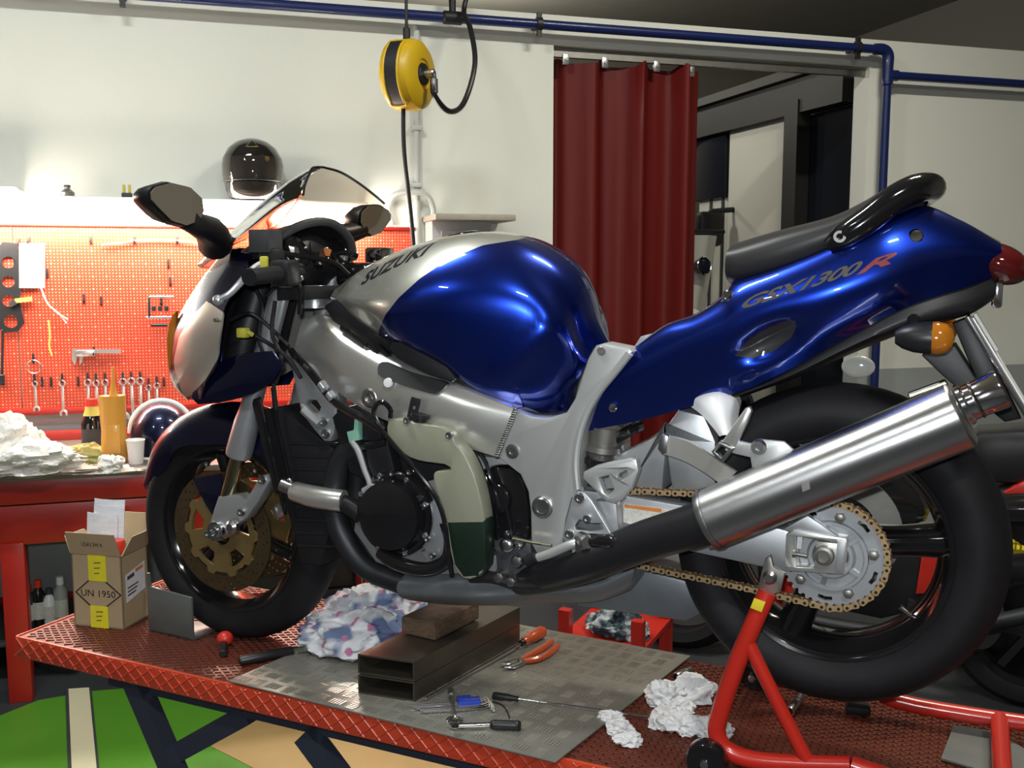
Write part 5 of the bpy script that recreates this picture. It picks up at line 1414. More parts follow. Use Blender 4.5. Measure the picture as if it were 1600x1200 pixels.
# tissues
mat('tissue', (.70, .70, .70), .9, bump=(60, .5, .004), var=(12, (.72, .73, .74), .6))
def tissue(parts, label):
    ms = []
    for i, (px, py, sx, sy, sz, seed) in enumerate(parts):
        ms.append(crumple(T(px, py, sz * .55), (sx, sy, sz), seed, .75, M=Matrix.Rotation(BANG + .3 * i, 3, 'Z')))
    o = solo('tissue', join(*ms), 'tissue', label, 'tissue', 'crumpled white tissues', smooth=60)
    return o
tissue([(1040, 1088, .040, .036, .034, 3), (1090, 1082, .048, .026, .036, 5), (1052, 1105, .036, .03, .022, 8)], 'largest crumpled white tissue, left of the red stand arm')
tissue([(1060, 1132, .040, .034, .022, 11), (1028, 1130, .024, .018, .014, 12)], 'white tissue under the tip of the long screwdriver')
tissue([(954, 1122, .024, .020, .016, 21), (968, 1138, .026, .020, .016, 22), (982, 1156, .030, .022, .014, 23)], 'narrow crumpled white tissue at the corner of the chequer plate')
tissue([(1112, 1142, .036, .03, .026, 31)], 'white tissue half hidden behind the black stand roller')
# sockets and odd bits
def socket(px, py, px2, py2, r, label):
    a, b = T(px, py, r), T(px2, py2, r); l_ = (b - a).length
    o = thing('socket', label, 'socket', (a + b) / 2 - ZZ * r, 0, 'loose sockets')
    part('shell', lathe(a, b - a, [(l_ * .5, 0), (l_ * .5, r * .6), (0, r * .62), (0, r * .9), (.003, r), (l_ * .55, r), (l_ * .6, r * .85), (l_, r * .85), (l_, r * .4), (l_ * .8, r * .4), (l_ * .8, 0)], 18), 'steel', o)
    part('drive_band', lathe(a + (b - a) * .62, b - a, [(0, r * .84), (0, r * .9), (.004, r * .9), (.004, r * .84)], 18), 'steel_dull', o)
socket(1056, 1058, 1078, 1047, .011, 'chrome socket behind the largest tissue')
socket(1234, 1112, 1252, 1088, .011, 'chrome socket lying between the stand arms')
a, b = T(1150, 1060, .008), T(1188, 1068, .008)
sp2 = thing('spanner', 'small spanner lying behind the red stand arm', 'spanner', (a + b) / 2 - ZZ * .008)
part('shank', bar(a, b, .010, .005), 'steel', sp2)
for p in (a, b): part('ring_end', lathe(p - ZZ * .005, ZZ, [(0, .006), (0, .012), (.010, .012), (.010, .006), (0, .006)], 14), 'steel', sp2)
a = T(1340, 1114)
solo('rubber_pad_block', xf(box((0, 0, .011), (.052, .04, .02), bevel=.006), Matrix.Translation(a) @ Matrix.Rotation(BANG + .2, 4, 'Z')), 'rubber', 'small black rubber block on the table below the rear tyre', 'rubber block')
# grey mat under the stand's rear
a = [T(1490, 1138), T(1560, 1150), T(1640, 1200), T(1640, 1240), T(1470, 1190)]
solo('steel_offcut', plate([p + ZZ * .0035 for p in a], ZZ * .004), 'chock_steel', 'flat grey steel sheet on the table under the stand handle', 'steel sheet')
# cloths
def cloth_mat(name, base, c2, c3, sc):
    m = mat(name, base, .9, bump=(40, .4, .004))
    nt = m.node_tree; b = nt.nodes['Principled BSDF']; tc = nt.nodes.new('ShaderNodeTexCoord')
    n1 = nt.nodes.new('ShaderNodeTexNoise'); n1.inputs['Scale'].default_value = sc; n2 = nt.nodes.new('ShaderNodeTexVoronoi'); n2.inputs['Scale'].default_value = sc * 2.2
    for n in (n1, n2): nt.links.new(tc.outputs['Object'], n.inputs['Vector'])
    r1 = nt.nodes.new('ShaderNodeValToRGB'); r1.color_ramp.elements[0].position = .48; r1.color_ramp.elements[1].position = .56
    r1.color_ramp.elements[0].color = (*base, 1); r1.color_ramp.elements[1].color = (*c2, 1)
    r2 = nt.nodes.new('ShaderNodeValToRGB'); r2.color_ramp.elements[0].position = .22; r2.color_ramp.elements[1].position = .30
    r2.color_ramp.elements[0].color = (1, 1, 1, 1); r2.color_ramp.elements[1].color = (0, 0, 0, 1)
    mx = nt.nodes.new('ShaderNodeMix'); mx.data_type = 'RGBA'; mx.inputs['B'].default_value = (*c3, 1)
    nt.links.new(n1.outputs['Fac'], r1.inputs[0]); nt.links.new(n2.outputs['Distance'], r2.inputs[0])
    nt.links.new(r1.outputs[0], mx.inputs['A']); nt.links.new(r2.outputs[0], mx.inputs['Factor']); nt.links.new(mx.outputs['Result'], b.inputs['Base Color'])
cloth_mat('cloth_floral', (.62, .64, .68), (.13, .18, .32), (.45, .17, .30), 11)
cloth_mat('cloth_plaid', (.03, .04, .06), (.30, .34, .36), (.05, .14, .09), 22)
solo('floral_cloth', join(crumple(T(555, 985, .045), (.13, .10, .065), 41, .5, 44, 26, Matrix.Rotation(BANG, 3, 'Z')), crumple(T(590, 958, .056), (.12, .09, .085), 44, .5, 44, 26, Matrix.Rotation(BANG + .5, 3, 'Z')), crumple(T(520, 992, .034), (.08, .06, .04), 47, .5, 30, 18)), 'cloth_floral', 'crumpled floral cloth in white, blue and pink under the engine', 'cloth', smooth=60)

# ------------------------------------------------------------------ red trolley behind the table, with a rag
VT = -.62
def TV(px, py): return on_v(px, py, VT)
zt_ = TV(930, 962).z
ua0, ua1 = (TV(872, 980) - BO).dot(BA), (TV(1004, 980) - BO).dot(BA)
rt_ = thing('red_trolley', 'red metal trolley standing behind the lift table', 'trolley', Vector((0, 0, 0)) + tl_((ua0 + ua1) / 2, VT - .15, -TZ), BANG)
zl = zt_ - TZ
for (u0, u1, v0, v1) in ((ua0, ua0 + .035, VT - .03, VT), (ua1 - .035, ua1, VT - .03, VT), (ua0, ua0 + .035, VT - .32, VT - .29), (ua1 - .035, ua1, VT - .32, VT - .29)):
    part('post', tbox(u0, u1, v0, v1, -TZ, zl), 'red_paint', rt_)
part('shelf', tbox(ua0, ua1, VT - .32, VT, zl - .10, zl - .085), 'red_paint', rt_)
part('front_panel', tbox(ua0, ua1, VT - .006, VT, zl - .16, zl - .085), 'red_paint', rt_)
part('lower_shelf', tbox(ua0, ua1, VT - .32, VT, -TZ + .2, -TZ + .22), 'red_paint', rt_)
solo('rag', xf(crumple(((ua0 + ua1) / 2 + .02, -(VT - .10), zl - .055), (.085, .07, .055), 61, .5, 36, 22), BM), 'cloth_plaid', 'dark checked rag lying in the red trolley', 'rag', smooth=60)

# ================================================================== WORKBENCH, PEGBOARD AND LAMP AT THE WALL
YF = G(40, 1097).y
def Fp(px, py, off=0.0): return onplane(px, py, Vector((0, 1, 0)), YF - off)
ZB = Fp(40, 741).z
xl, xr = -3.6, Fp(590, 800).x
bench = thing('workbench', 'red steel workbench with a worn grey top below the pegboard', 'workbench', ((xl + xr) / 2, YF / 2, 0))
def wb(name, x0, x1, y0, y1, z0, z1, mt, bevel=.003): return part(name, box(((x0 + x1) / 2, (y0 + y1) / 2, (z0 + z1) / 2), (x1 - x0, y1 - y0, z1 - z0), bevel=bevel), mt, bench)
wb('worktop', xl, xr, YF - .01, -.03, ZB - .025, ZB, 'bench_steel')
z1 = Fp(100, 784).z; z2 = Fp(100, 848).z
wb('upper_rail', xl, xr, YF, YF + .03, z1, ZB - .025, 'red_paint')
wb('lower_rail', xl, xr, YF + .012, YF + .04, z2, z1 - .008, 'red_paint')
for x0 in (Fp(2, 900).x, Fp(570, 900).x, xl):
    for y in (YF + .0, -.12): wb('leg', x0, x0 + .085, y, y + .07, 0, z2 + .01 if y < -.5 else ZB - .03, 'red_paint')
wb('back_rail', xl, xr, -.06, -.03, ZB, ZB + .045, 'red_paint')
wb('back_panel', xl + .1, Fp(250, 900).x, -.24, -.22, .25, z2 + .05, 'wall_grey')
wb('foot_rail', xl, xr, -.12, -.08, .18, .25, 'red_paint')
wb('lower_shelf', xl, Fp(250, 900).x, YF + .2, -.12, .16, .18, 'dark_grey')
tcx0, tcx1 = Fp(262, 900).x, Fp(560, 900).x
tcb = thing('added_dark_cabinet', 'black drawer cabinet added under the workbench to darken the gap behind the motorcycle', 'cabinet', ((tcx0 + tcx1) / 2, YF + .3, 0))  # added cabinet, hides the pale dado so the gap stays dark
tcz = z2 - .012
part('carcass', box(((tcx0 + tcx1) / 2, YF + .29, tcz / 2 + .002), (tcx1 - tcx0, .44, tcz - .004), bevel=.006), 'radiator_black', tcb)
for k in range(4):
    zz = .06 + (tcz - .08) * (k + .5) / 4
    dw = part('drawer', box(((tcx0 + tcx1) / 2, YF + .066, zz), (tcx1 - tcx0 - .03, .014, (tcz - .08) / 4 - .012), bevel=.003), 'black_satin', tcb)
    part('handle', box(((tcx0 + tcx1) / 2, YF + .056, zz + .03), (.2, .012, .014), bevel=.003), 'steel_dull', dw)
def K(px, py, h=0.0): return onplane(px, py, Vector((0, 0, 1)), ZB + h)

# pegboard
pbx0, pbx1 = -3.6, W(648, 500).x
pz1, pz0 = W(300, 355, .03).z, W(150, 637, .03).z
pb = thing('pegboard', 'red perforated tool board on the wall above the workbench', 'pegboard', ((pbx0 + pbx1) / 2, 0, pz0))
NP = 5
for k in range(NP):
    a, b = pbx0 + (pbx1 - pbx0) * k / NP, pbx0 + (pbx1 - pbx0) * (k + 1) / NP
    part('panel', box(((a + b) / 2, -.022, (pz0 + pz1) / 2), (b - a - .004, .006, pz1 - pz0), bevel=.001), 'pegboard_red', pb, smooth=0)
part('top_rail', box(((pbx0 + pbx1) / 2, -.026, pz1 + .004), (pbx1 - pbx0, .03, .018), bevel=.003), 'red_paint', pb)
part('bottom_rail', box(((pbx0 + pbx1) / 2, -.028, pz0 - .008), (pbx1 - pbx0, .035, .03), bevel=.003), 'red_paint', pb)
YP = .026
hook0 = None
def hook(px, py):
    global hook0
    c = W(px, py, YP)
    if hook0 is None:
        m = join(box(c + Vector((0, -.002, 0)), (.010, .004, .045), bevel=.001), tube([c + Vector((0, 0, -.012)), c + Vector((0, -.028, -.014)), c + Vector((0, -.036, -.004))], .003, 6))
        hook0 = (part('hook', m, 'black_iron', pb), c)
    else:
        copy_piece(hook0[0], pb, c - hook0[1])
for p in ((142, 374), (210, 374), (277, 374), (74, 427), (131, 467), (158, 470), (266, 440), (263, 412), (252, 470), (52, 560), (66, 596), (80, 597), (122, 596), (177, 594), (256, 597), (30, 378), (45, 376)): hook(*p)
# wrenches
def wrench(px, py, ln, r, tilt, lab):
    top = W(px, py, YP + .022); d = Vector((math.sin(tilt), 0, -math.cos(tilt)))
    o = thing('wrench', lab, 'wrench', top + d * ln, 0, 'combination wrenches on the pegboard')
    part('ring', plate(circ(top, r, 18, XX, ZZ), (0, .008, 0), [circ(top, r * .6, 12, XX, ZZ)], .001), 'wrench_chrome' if 'wrench_chrome' in MATS else (mat('wrench_chrome', (.62, .60, .60), .3, metal=.85) and 'wrench_chrome'), o)
    part('shank', bar(top + d * r * .85 + Vector((0, .004, 0)), top + d * (ln - r) + Vector((0, .004, 0)), r * .75, .006, up=(0, 1, 0), bevel=.001), 'wrench_chrome', o)
    e = top + d * ln; s = Vector((d.z, 0, -d.x))
    jw = []
    for k in range(13):
        a = R_(-60 + 300 * k / 12 + 0)
        jw.append(e + (d * -math.cos(a - PI / 2 + PI / 2) + s * math.sin(a)) * r * 1.1)
    C_pts = [e + (s * math.cos(R_(a)) - d * math.sin(R_(a))) * r * 1.15 for a in range(-50, 231, 28)] + [e + (s * math.cos(R_(a)) - d * math.sin(R_(a))) * r * .55 for a in (225, 180, 90, 0, -45)]
    part('jaw', plate(C_pts, (0, .008, 0), (), .0008), 'wrench_chrome', o)
    hook(px, py - 8)
ords = ['leftmost', 'second', 'third', 'fourth', 'fifth', 'sixth', 'seventh', 'eighth', 'ninth', 'tenth']
for i, (px, py, dy, r, tilt) in enumerate(((54, 600, 40, .014, .02), (97, 599, 48, .016, 0), (137, 598, 52, .017, 0), (150, 599, 46, .016, .01), (164, 598, 50, .016, 0), (192, 597, 56, .018, .02), (205, 596, 62, .019, .02), (219, 596, 60, .019, 0), (232, 606, 48, .015, .01), (245, 603, 46, .016, 0))):
    ln = dy / 345 * 1.0
    wrench(px, py, ln, r, tilt, '%s chrome wrench from the left hanging on the red pegboard' % ords[i])
# vernier caliper
a, b = W(118, 549, YP + .01), W(189, 549, YP + .01)
cal = thing('vernier_caliper', 'steel vernier caliper lying level on the red pegboard', 'caliper', (a + b) / 2)
part('beam', bar(a, b, .006, .018, up=ZZ), 'wrench_chrome', cal)
part('slider', box(W(133, 552, YP + .012), (.085, .012, .03), bevel=.002), 'wrench_chrome', cal)
part('jaw', plate([W(x, y, YP + .012) for x, y in ((113, 545), (121, 545), (121, 556), (117, 571), (112, 562))], (0, .006, 0)), 'wrench_chrome', cal)
part('jaw', plate([W(x, y, YP + .012) for x, y in ((124, 556), (130, 556), (128, 566), (124, 570))], (0, .006, 0)), 'wrench_chrome', cal)
hook(147, 549)
# gasket, paper, saw frame, ring, cable
def ring2(px, py, r): return circ(W(px, py, YP + .012), r, 20, XX, ZZ)
gk = [(-6, 390), (4, 378), (26, 380), (31, 395), (30, 425), (34, 445), (30, 470), (36, 495), (38, 505), (28, 518), (5, 520), (-8, 505), (-4, 470), (-8, 430)]
solo('head_gasket', plate([W(x, y, YP + .012) for x, y in gk], (0, .003, 0), [ring2(13, 410, .026), ring2(13, 440, .026), ring2(13, 470, .026), ring2(17, 502, .030)]), 'black_satin', 'black engine gasket with round holes hanging on the pegboard', 'gasket', smooth=0)
solo('paper_note', shell(np.array([[tuple(W(x, y, YP + .012 + .006 * math.sin(i * 1.3))) for i, x in enumerate((30, 40, 50, 60, 70))] for y in (380, 400, 425, 450)]), (0, .0008, 0)), 'paper', 'white paper sheet hanging on the pegboard by the gasket', 'paper')
mat('glove_yellow', (.55, .45, .10), .7)
o = thing('brush', 'small yellow brush hanging on the pegboard below the paper', 'brush', W(38, 470, YP))
part('handle', bar(W(24, 470, YP + .015), W(50, 467, YP + .015), .012, .02), 'glove_yellow', o); part('ferrule', bar(W(15, 477, YP + .015), W(25, 471, YP + .015), .014, .022), 'steel', o)
o = thing('cable_ties', 'pale cable ties hanging on the pegboard beside the gasket', 'cable tie', W(95, 490, YP))
part('tie', tube([W(64, 450, YP + .01), W(75, 475, YP + .02), W(92, 490, YP + .015), W(104, 505, YP + .01)], .004, 6), 'white_plastic', o)
part('tie', tube([W(85, 485, YP + .012), W(97, 494, YP + .018), W(106, 499, YP + .012)], .004, 6), 'white_plastic', o)
o = thing('key_ring', 'thin wire ring hanging at the lower left of the pegboard', 'ring', W(53, 585, YP))
part('loop', tube(circ(W(53, 573, YP + .015), .030, 16, XX, ZZ), .003, 6, 2, closed=True), 'steel', o)
o = thing('puller_frame', 'chrome rectangular puller frame hanging on the pegboard beside the motorcycle nose', 'puller', W(250, 510, YP))
for a, b in (((233, 464), (272, 464)), ((233, 464), (233, 497)), ((228, 496), (268, 496)), ((236, 508), (262, 508))):
    part('bar', rod(W(*a, YP + .03), W(*b, YP + .03), .007), 'chrome' if a[1] < 500 else 'black_iron', o)
for k in range(3): part('bolt', rod(W(240 + 10 * k, 478, YP + .025), W(240 + 10 * k, 486, YP + .025), .010), 'black_iron', o)
o = thing('throttle_cable', 'thin curved cable hung along the top of the pegboard', 'cable', W(240, 385, YP))
part('sheath', tube([W(158, 383, YP + .02), W(185, 380, YP + .02), W(215, 376, YP + .02), W(250, 375, YP + .02), W(285, 377, YP + .02), W(312, 381, YP + .02)], .005, 8), 'cable_grey' if 'cable_grey' in MATS else (mat('cable_grey', (.32, .28, .24), .5) and 'cable_grey'), o)
o = thing('hanging_rod', 'long thin black rod hanging at the left edge of the pegboard', 'rod', W(5, 600, YP))
part('shaft', rod(W(4, 515, YP + .012), W(3, 590, YP + .012), .006), 'black_iron', o); part('knob', rod(W(3, 585, YP + .012), W(3, 602, YP + .012), .012), 'black_iron', o)
o = thing('hanging_strap', 'small strap hanging below the brush on the pegboard', 'strap', W(77, 555, YP))
part('strap', tube([W(76, 500, YP + .01), W(78, 525, YP + .012), W(77, 540, YP + .01), W(81, 556, YP + .012)], .004, 6), 'glove_yellow', o)

# strip lamp above the board
LO = .16
lx0, lx1 = W(34, 335, LO).x, W(575, 335, LO).x
lz0, lz1 = W(300, 352, LO).z, W(300, 318, LO).z
lamp = thing('strip_lamp', 'long glowing fluorescent lamp above the red pegboard', 'lamp', ((lx0 + lx1) / 2, -LO / 2, lz0))
part('housing', box(((lx0 + lx1) / 2, -LO / 2, lz1 + .012), (lx1 - lx0, LO + .03, .02), bevel=.004), 'lamp_housing', lamp)
part('glowing_diffuser', rod((lx0 + .01, -LO, (lz0 + lz1) / 2), (lx1 - .01, -LO, (lz0 + lz1) / 2), (lz1 - lz0) * .46, 20), 'tube_light', lamp)
for x in (lx0 + .3, lx1 - .3): part('bracket', box((x, -LO * .22, lz1 + .004), (.04, LO * .44, .012)), 'lamp_housing', lamp)
lo2 = .24
sx0, sx1 = -2.9, W(24, 320, lo2).x
sz0, sz1 = W(0, 345, lo2).z, W(0, 299, lo2).z
lamp2 = thing('strip_lamp', 'short bright lamp at the far left above the pegboard', 'lamp', ((sx0 + sx1) / 2, -lo2 / 2, sz0))
part('housing', box(((sx0 + sx1) / 2, -lo2 / 2, sz1 + .012), (sx1 - sx0, lo2, .02), bevel=.004), 'lamp_housing', lamp2)
part('glowing_diffuser', rod((sx0, -lo2, (sz0 + sz1) / 2), (sx1, -lo2, (sz0 + sz1) / 2), (sz1 - sz0) * .45, 20), 'tube_light', lamp2)
# bits on top of the lamp
zl_ = lz1 + .022
o = thing('small_tin', 'small dark tin standing on top of the strip lamp', 'tin', (W(103, 310, LO).x, -.1, zl_))
part('can', lathe((W(103, 310, LO).x, -.1, zl_), ZZ, [(0, 0), (0, .028), (.02, .030), (.03, .02), (.036, .012), (.045, .012), (.045, 0)], 16), 'steel_dull', o)
part('lid', lathe((W(103, 310, LO).x, -.1, zl_ + .045), ZZ, [(0, 0), (0, .015), (.008, .013), (.008, 0)], 14), 'dark_grey', o)
o = thing('yellow_clamp', 'small yellow clamp standing on top of the strip lamp', 'clamp', (W(197, 310, LO).x, -.1, zl_))
part('base', box((W(197, 310, LO).x, -.1, zl_ + .012), (.045, .03, .024), bevel=.004), 'dark_grey', o)
for s in (-1, 1): part('arm', box((W(197, 310, LO).x + s * .012, -.1, zl_ + .042), (.012, .02, .036), bevel=.002), 'glove_yellow', o)
# black helmet on the lamp housing
hc = W(395, 270, LO - .02); hR = .138
hl_ = thing('black_helmet', 'glossy black full-face helmet resting on the strip lamp', 'helmet', (hc.x, hc.y, zl_))
hz = zl_ + .145
prof = [(-.143, .085), (-.14, .10), (-.10, .122), (-.05, .134), (0, .138), (.05, .131), (.09, .109), (.118, .075), (.133, .036), (.137, 0)]
mat('helmet_black', (.010, .009, .009), .10, coat=.7)
mat('helmet_visor', (.03, .026, .024), .05, coat=.8)
part('shell', lathe((hc.x, hc.y, hz), ZZ, prof + [], 36), 'helmet_black', hl_, smooth=60)
vis = []
fwd = (CAM - Vector((hc.x, hc.y, CAM.z))); fwd.z = 0; fwd.normalize(); side = Vector((-fwd.y, fwd.x, 0))
for z, r in ((-.062, .1345), (-.03, .140), (.01, .1415), (.045, .1355)):
    vis.append([tuple(Vector((hc.x, hc.y, hz + z)) + (fwd * math.cos(R_(a)) + side * math.sin(R_(a))) * r) for a in range(-78, 79, 12)])
part('visor', shell(np.array(vis), tuple(fwd * -.004)), 'helmet_visor', hl_, smooth=60)
part('visor_edge', tube([Vector(p) * 1 for p in vis[0]], .003, 6, 2), 'dark_grey', hl_)
lgc = Vector((hc.x, hc.y, hz)) + side * .01
tri_ = [Vector((hc.x, hc.y, hz + z)) + fwd * f + side * s for s, z, f in ((-.026, .086, .116), (.026, .086, .116), (0, .118, .078))]
part('triangle_badge', tube(tri_, .0028, 6, 1, closed=True, straight=True), 'badge_gold' if 'badge_gold' in MATS else (mat('badge_gold', (.45, .35, .16), .3, metal=.7) and 'badge_gold'), hl_)
part('chin_bar', shell(np.array([[tuple(Vector((hc.x, hc.y, hz + z)) + (fwd * math.cos(R_(a)) + side * math.sin(R_(a))) * r) for a in range(-70, 71, 14)] for z, r in ((-.138, .108), (-.105, .130), (-.07, .136))]), tuple(fwd * -.006)), 'helmet_visor', hl_, smooth=60)

# ------------------------------------------------------------------ on the bench
mat('bag_plastic', (.80, .78, .74), .25, bump=(25, .9, .02), coat=.4)
mat('bread', (.45, .30, .10), .7, var=(24, (.30, .36, .12), .5), bump=(40, .6, .006))
mat('oil_yellow', (.60, .30, .05), .3, coat=.3, var=(6, (.5, .24, .04), .6))
solo('plastic_bag', join(crumple(K(22, 722, .06), (.20, .12, .075), 71, .6, 40, 22), crumple(K(-20, 705, .09), (.16, .12, .12), 72, .6, 40, 22), crumple(K(48, 708, .06), (.06, .07, .075), 73, .6, 30, 18)), 'bag_plastic', 'white crumpled plastic bag at the left of the workbench', 'bag', smooth=60)
mat('wrap_clear', (.62, .54, .48), .2, coat=.5, bump=(40, .9, .01))
solo('wrapping_film', crumple(K(88, 736, .0095), (.24, .085, .018), 74, .7, 40, 14), 'wrap_clear', 'clear wrapping film spread in front of the bread', 'film', smooth=60)
solo('bread_roll', crumple(K(126, 714, .026), (.085, .05, .05), 75, .45, 36, 20), 'bread', 'filled bread roll lying between bag and yellow oil bottle', 'bread', smooth=60)
solo('food_wrapper', join(crumple(K(176, 729, .024), (.045, .04, .04), 76, .7, 26, 16)), 'bag_plastic', 'crumpled clear wrapper right of the bread roll', 'wrapper', smooth=60)
o = thing('pen', 'blue pen lying in front of the bread roll', 'pen', K(160, 728))
part('barrel', rod(K(138, 729, .008), K(182, 725, .008), .008), 'pen_blue' if 'pen_blue' in MATS else (mat('pen_blue', (.05, .10, .28), .4) and 'pen_blue'), o); part('cap', rod(K(182, 725, .008), K(190, 724, .008), .009), 'pen_blue', o)
solo('sugar_packet', plate([K(174, 738, .002), K(203, 733, .002), K(201, 727, .002), K(176, 730, .002)], ZZ * .006, (), .001), 'white_paint', 'small white paper packet lying before the plastic cup', 'packet')
c = K(213, 724)
cu = thing('plastic_cup', 'small white plastic cup standing on the workbench', 'cup', c)
part('wall', lathe(c, ZZ, [(0, 0), (0, .026), (.003, .0275), (.092, .036), (.096, .038), (.098, .036), (.092, .0345), (.006, .026), (.006, 0)], 24), 'white_paint', cu)
part('rim', tube(circ(c + ZZ * .097, .0365, 24, XX, Vector((0, 1, 0))), .0018, 6, 1, closed=True), 'white_paint', cu)
c = K(180, 722)
ob = thing('oil_bottle', 'translucent yellow oil bottle with a long pouring spout', 'bottle', c)
part('body', xf(lathe((0, 0, 0), ZZ, [(0, 0), (0, .045), (.006, .05), (.10, .05), (.13, .047), (.17, .05), (.262, .052), (.275, .052), (.272, .046), (.26, .0), ], 24), Matrix.Translation(c) @ Matrix.Diagonal((1, .7, 1, 1))), 'oil_yellow', ob)
part('spout', lathe(c + Vector((.005, 0, .262)), Vector((.02, 0, 1)), [(0, .022), (.02, .016), (.06, .008), (.13, .005), (.13, 0)], 14), 'oil_yellow', ob)
part('label_relief', box(c + Vector((0, -.036, .10)), (.055, .004, .12), bevel=.002), 'oil_yellow', ob)
c = K(147, 708)
db = thing('brown_bottle', 'dark bottle with red cap behind the yellow oil bottle', 'bottle', c)
part('body', lathe(c, ZZ, [(0, 0), (0, .042), (.01, .046), (.13, .046), (.16, .034), (.19, .024), (.20, .024), (.20, 0)], 22), 'black_gloss', db)
part('label_band', lathe(c + ZZ * .03, ZZ, [(0, .0462), (0, .0468), (.08, .0468), (.08, .0462)], 22), 'dark_grey', db)
part('neck_label', lathe(c + ZZ * .165, ZZ, [(0, .036), (.03, .027), (.04, .027)], 22), 'glove_yellow', db)
part('cap', lathe(c + ZZ * .20, ZZ, [(0, 0), (0, .026), (.035, .024), (.037, .02), (.037, 0)], 20), 'red_plastic', db)
c = K(254, 712)
bhm = thing('blue_helmet', 'glossy dark blue dome helmet with white rim on the workbench', 'helmet', c)
part('shell', xf(lathe((0, 0, 0), ZZ, [(0, .118), (.05, .125), (.10, .125), (.15, .112), (.19, .085), (.215, .05), (.225, 0)], 32), Matrix.Translation(c + ZZ * .004)), 'navy_paint', bhm, smooth=60)
part('rim', tube(circ(c + ZZ * .008, .12, 28, XX, Vector((0, 1, 0))), .007, 8, 1, closed=True), 'white_paint', bhm)
part('stripe', tube([c + Vector((-.118 * math.cos(R_(a)) * 1.06, .02, .10 + .132 * math.sin(R_(a)))) for a in range(0, 181, 15)], .012, 8, 2), 'white_paint', bhm)
o = thing('rag_roll', 'small beige cloth roll between oil bottle and blue helmet', 'cloth roll', K(205, 706))
part('roll', rod(K(198, 700, .03), K(215, 698, .03), .026), 'cardboard', o); part('core', rod(K(196, 700, .03), K(198, 700, .03), .012), 'old_wood', o)

# ------------------------------------------------------------------ bottles and cans under the bench
zs_ = .18
def U_(px, py): return onplane(px, py, Vector((0, 1, 0)), YF + .35)
for i, (px, py0, py1, r, mt, cap, lab) in enumerate(((46, 972, 912, .026, 'dark_grey', 'red_plastic', 'dark bottle with red cap at the left under the bench'), (62, 972, 905, .026, 'black_gloss', 'red_plastic', 'black spray can with red cap under the bench'), (79, 975, 918, .024, 'white_plastic', 'dark_grey', 'white bottle under the bench beside the black spray can'), (97, 972, 900, .028, 'wall_grey', 'white_plastic', 'grey can with white cap under the bench by the cardboard box'))):
    p = U_(px, py0); q = U_(px, py1); h = q.z - zs_
    c = Vector((p.x, p.y, zs_))
    o = thing('bottle', lab, 'bottle', c, 0, 'bottles stored under the bench')
    part('body', lathe(c, ZZ, [(0, 0), (0, r * .95), (.006, r), (h * .72, r), (h * .82, r * .5), (h * .84, r * .5), (h * .84, 0)], 18), mt, o)
    part('cap', lathe(c + ZZ * h * .84, ZZ, [(0, 0), (0, r * .6), (h * .15, r * .55), (h * .16, 0)], 14), cap, o)
    part('label', lathe(c + ZZ * h * .2, ZZ, [(0, r * 1.001), (0, r * 1.015), (h * .35, r * 1.015), (h * .35, r * 1.001)], 18), 'sticker', o)
c = G(70, 1062)
o = thing('oil_drain_pan', 'dark metal pan on the floor under the workbench', 'pan', Vector((c.x + .1, c.y + .2, 0)))
part('bowl', lathe((c.x + .1, c.y + .2, 0), ZZ, [(0, 0), (0, .16), (.09, .2), (.095, .205), (.09, .195), (.01, .15), (.01, 0)], 28), 'dark_grey', o); part('spout', box((c.x + .1, c.y, .08), (.05, .03, .03), bevel=.005), 'dark_grey', o)

# ------------------------------------------------------------------ dark parked motorcycle and crate behind the rear wheel
gp = G(1612, 1104)
VM = gp.dot(BN) - BKK
def PM(px, py, dv=0.0): return on_v(px, py, VM + dv)
pm = thing('parked_motorcycle', 'black motorcycle parked on the floor behind the blue one', 'motorcycle', gp, BANG)
cw = PM(1612, 985); rr_ = cw.z - .002
nl2 = -BN
part('tyre', lathe(cw, nl2, [(-.05, rr_ - .09), (-.06, rr_ - .06), (-.055, rr_ - .03), (-.03, rr_ - .006), (0, rr_), (.03, rr_ - .006), (.055, rr_ - .03), (.06, rr_ - .06), (.05, rr_ - .09), (-.05, rr_ - .09)], 48), 'rubber', pm)
part('rim', lathe(cw, nl2, [(-.045, rr_ - .09), (-.04, rr_ - .115), (0, rr_ - .12), (.04, rr_ - .115), (.045, rr_ - .09), (0, rr_ - .095), (-.045, rr_ - .09)], 48), 'black_gloss', pm)
for k in range(5):
    a = R_(72 * k + 20); dv_ = BA * math.cos(a) + ZZ * math.sin(a)
    part('spoke', bar(cw + dv_ * .02, cw + dv_ * (rr_ - .115), .03, .03, up=BN), 'black_gloss', pm)
part('mud_flap', plate([Vector(p) for p in crom([PM(x, y, .10) for x, y in ((1556, 935), (1568, 950), (1566, 985), (1545, 1012), (1515, 1010), (1495, 985), (1510, 945), (1535, 930))], 3, True)], nl2 * .006), 'dark_grey', pm)
part('seat', plate([PM(x, y) for x, y in ((1500, 700), (1530, 676), (1600, 672), (1760, 690), (1760, 740), (1600, 758), (1540, 756))], nl2 * .25, (), .03), 'black_plastic', pm)
part('body_side', plate([PM(x, y) for x, y in ((1540, 770), (1620, 752), (1760, 760), (1760, 860), (1640, 880), (1560, 830))], nl2 * .2, (), .02), 'black_satin', pm)
part('silencer', tube([PM(1535, 800, .12), PM(1600, 795, .12), PM(1740, 800, .12)], [.05, .06, .06], 18, 4), 'black_gloss', pm)
part('red_panel', plate([PM(x, y, .02) for x, y in ((1568, 770), (1605, 750), (1640, 765), (1600, 785))], nl2 * .05, (), .005), 'red_paint', pm)
part('swing_arm', bar(cw, cw - BA * .45 + ZZ * .04, .05, .05), 'black_satin', pm)
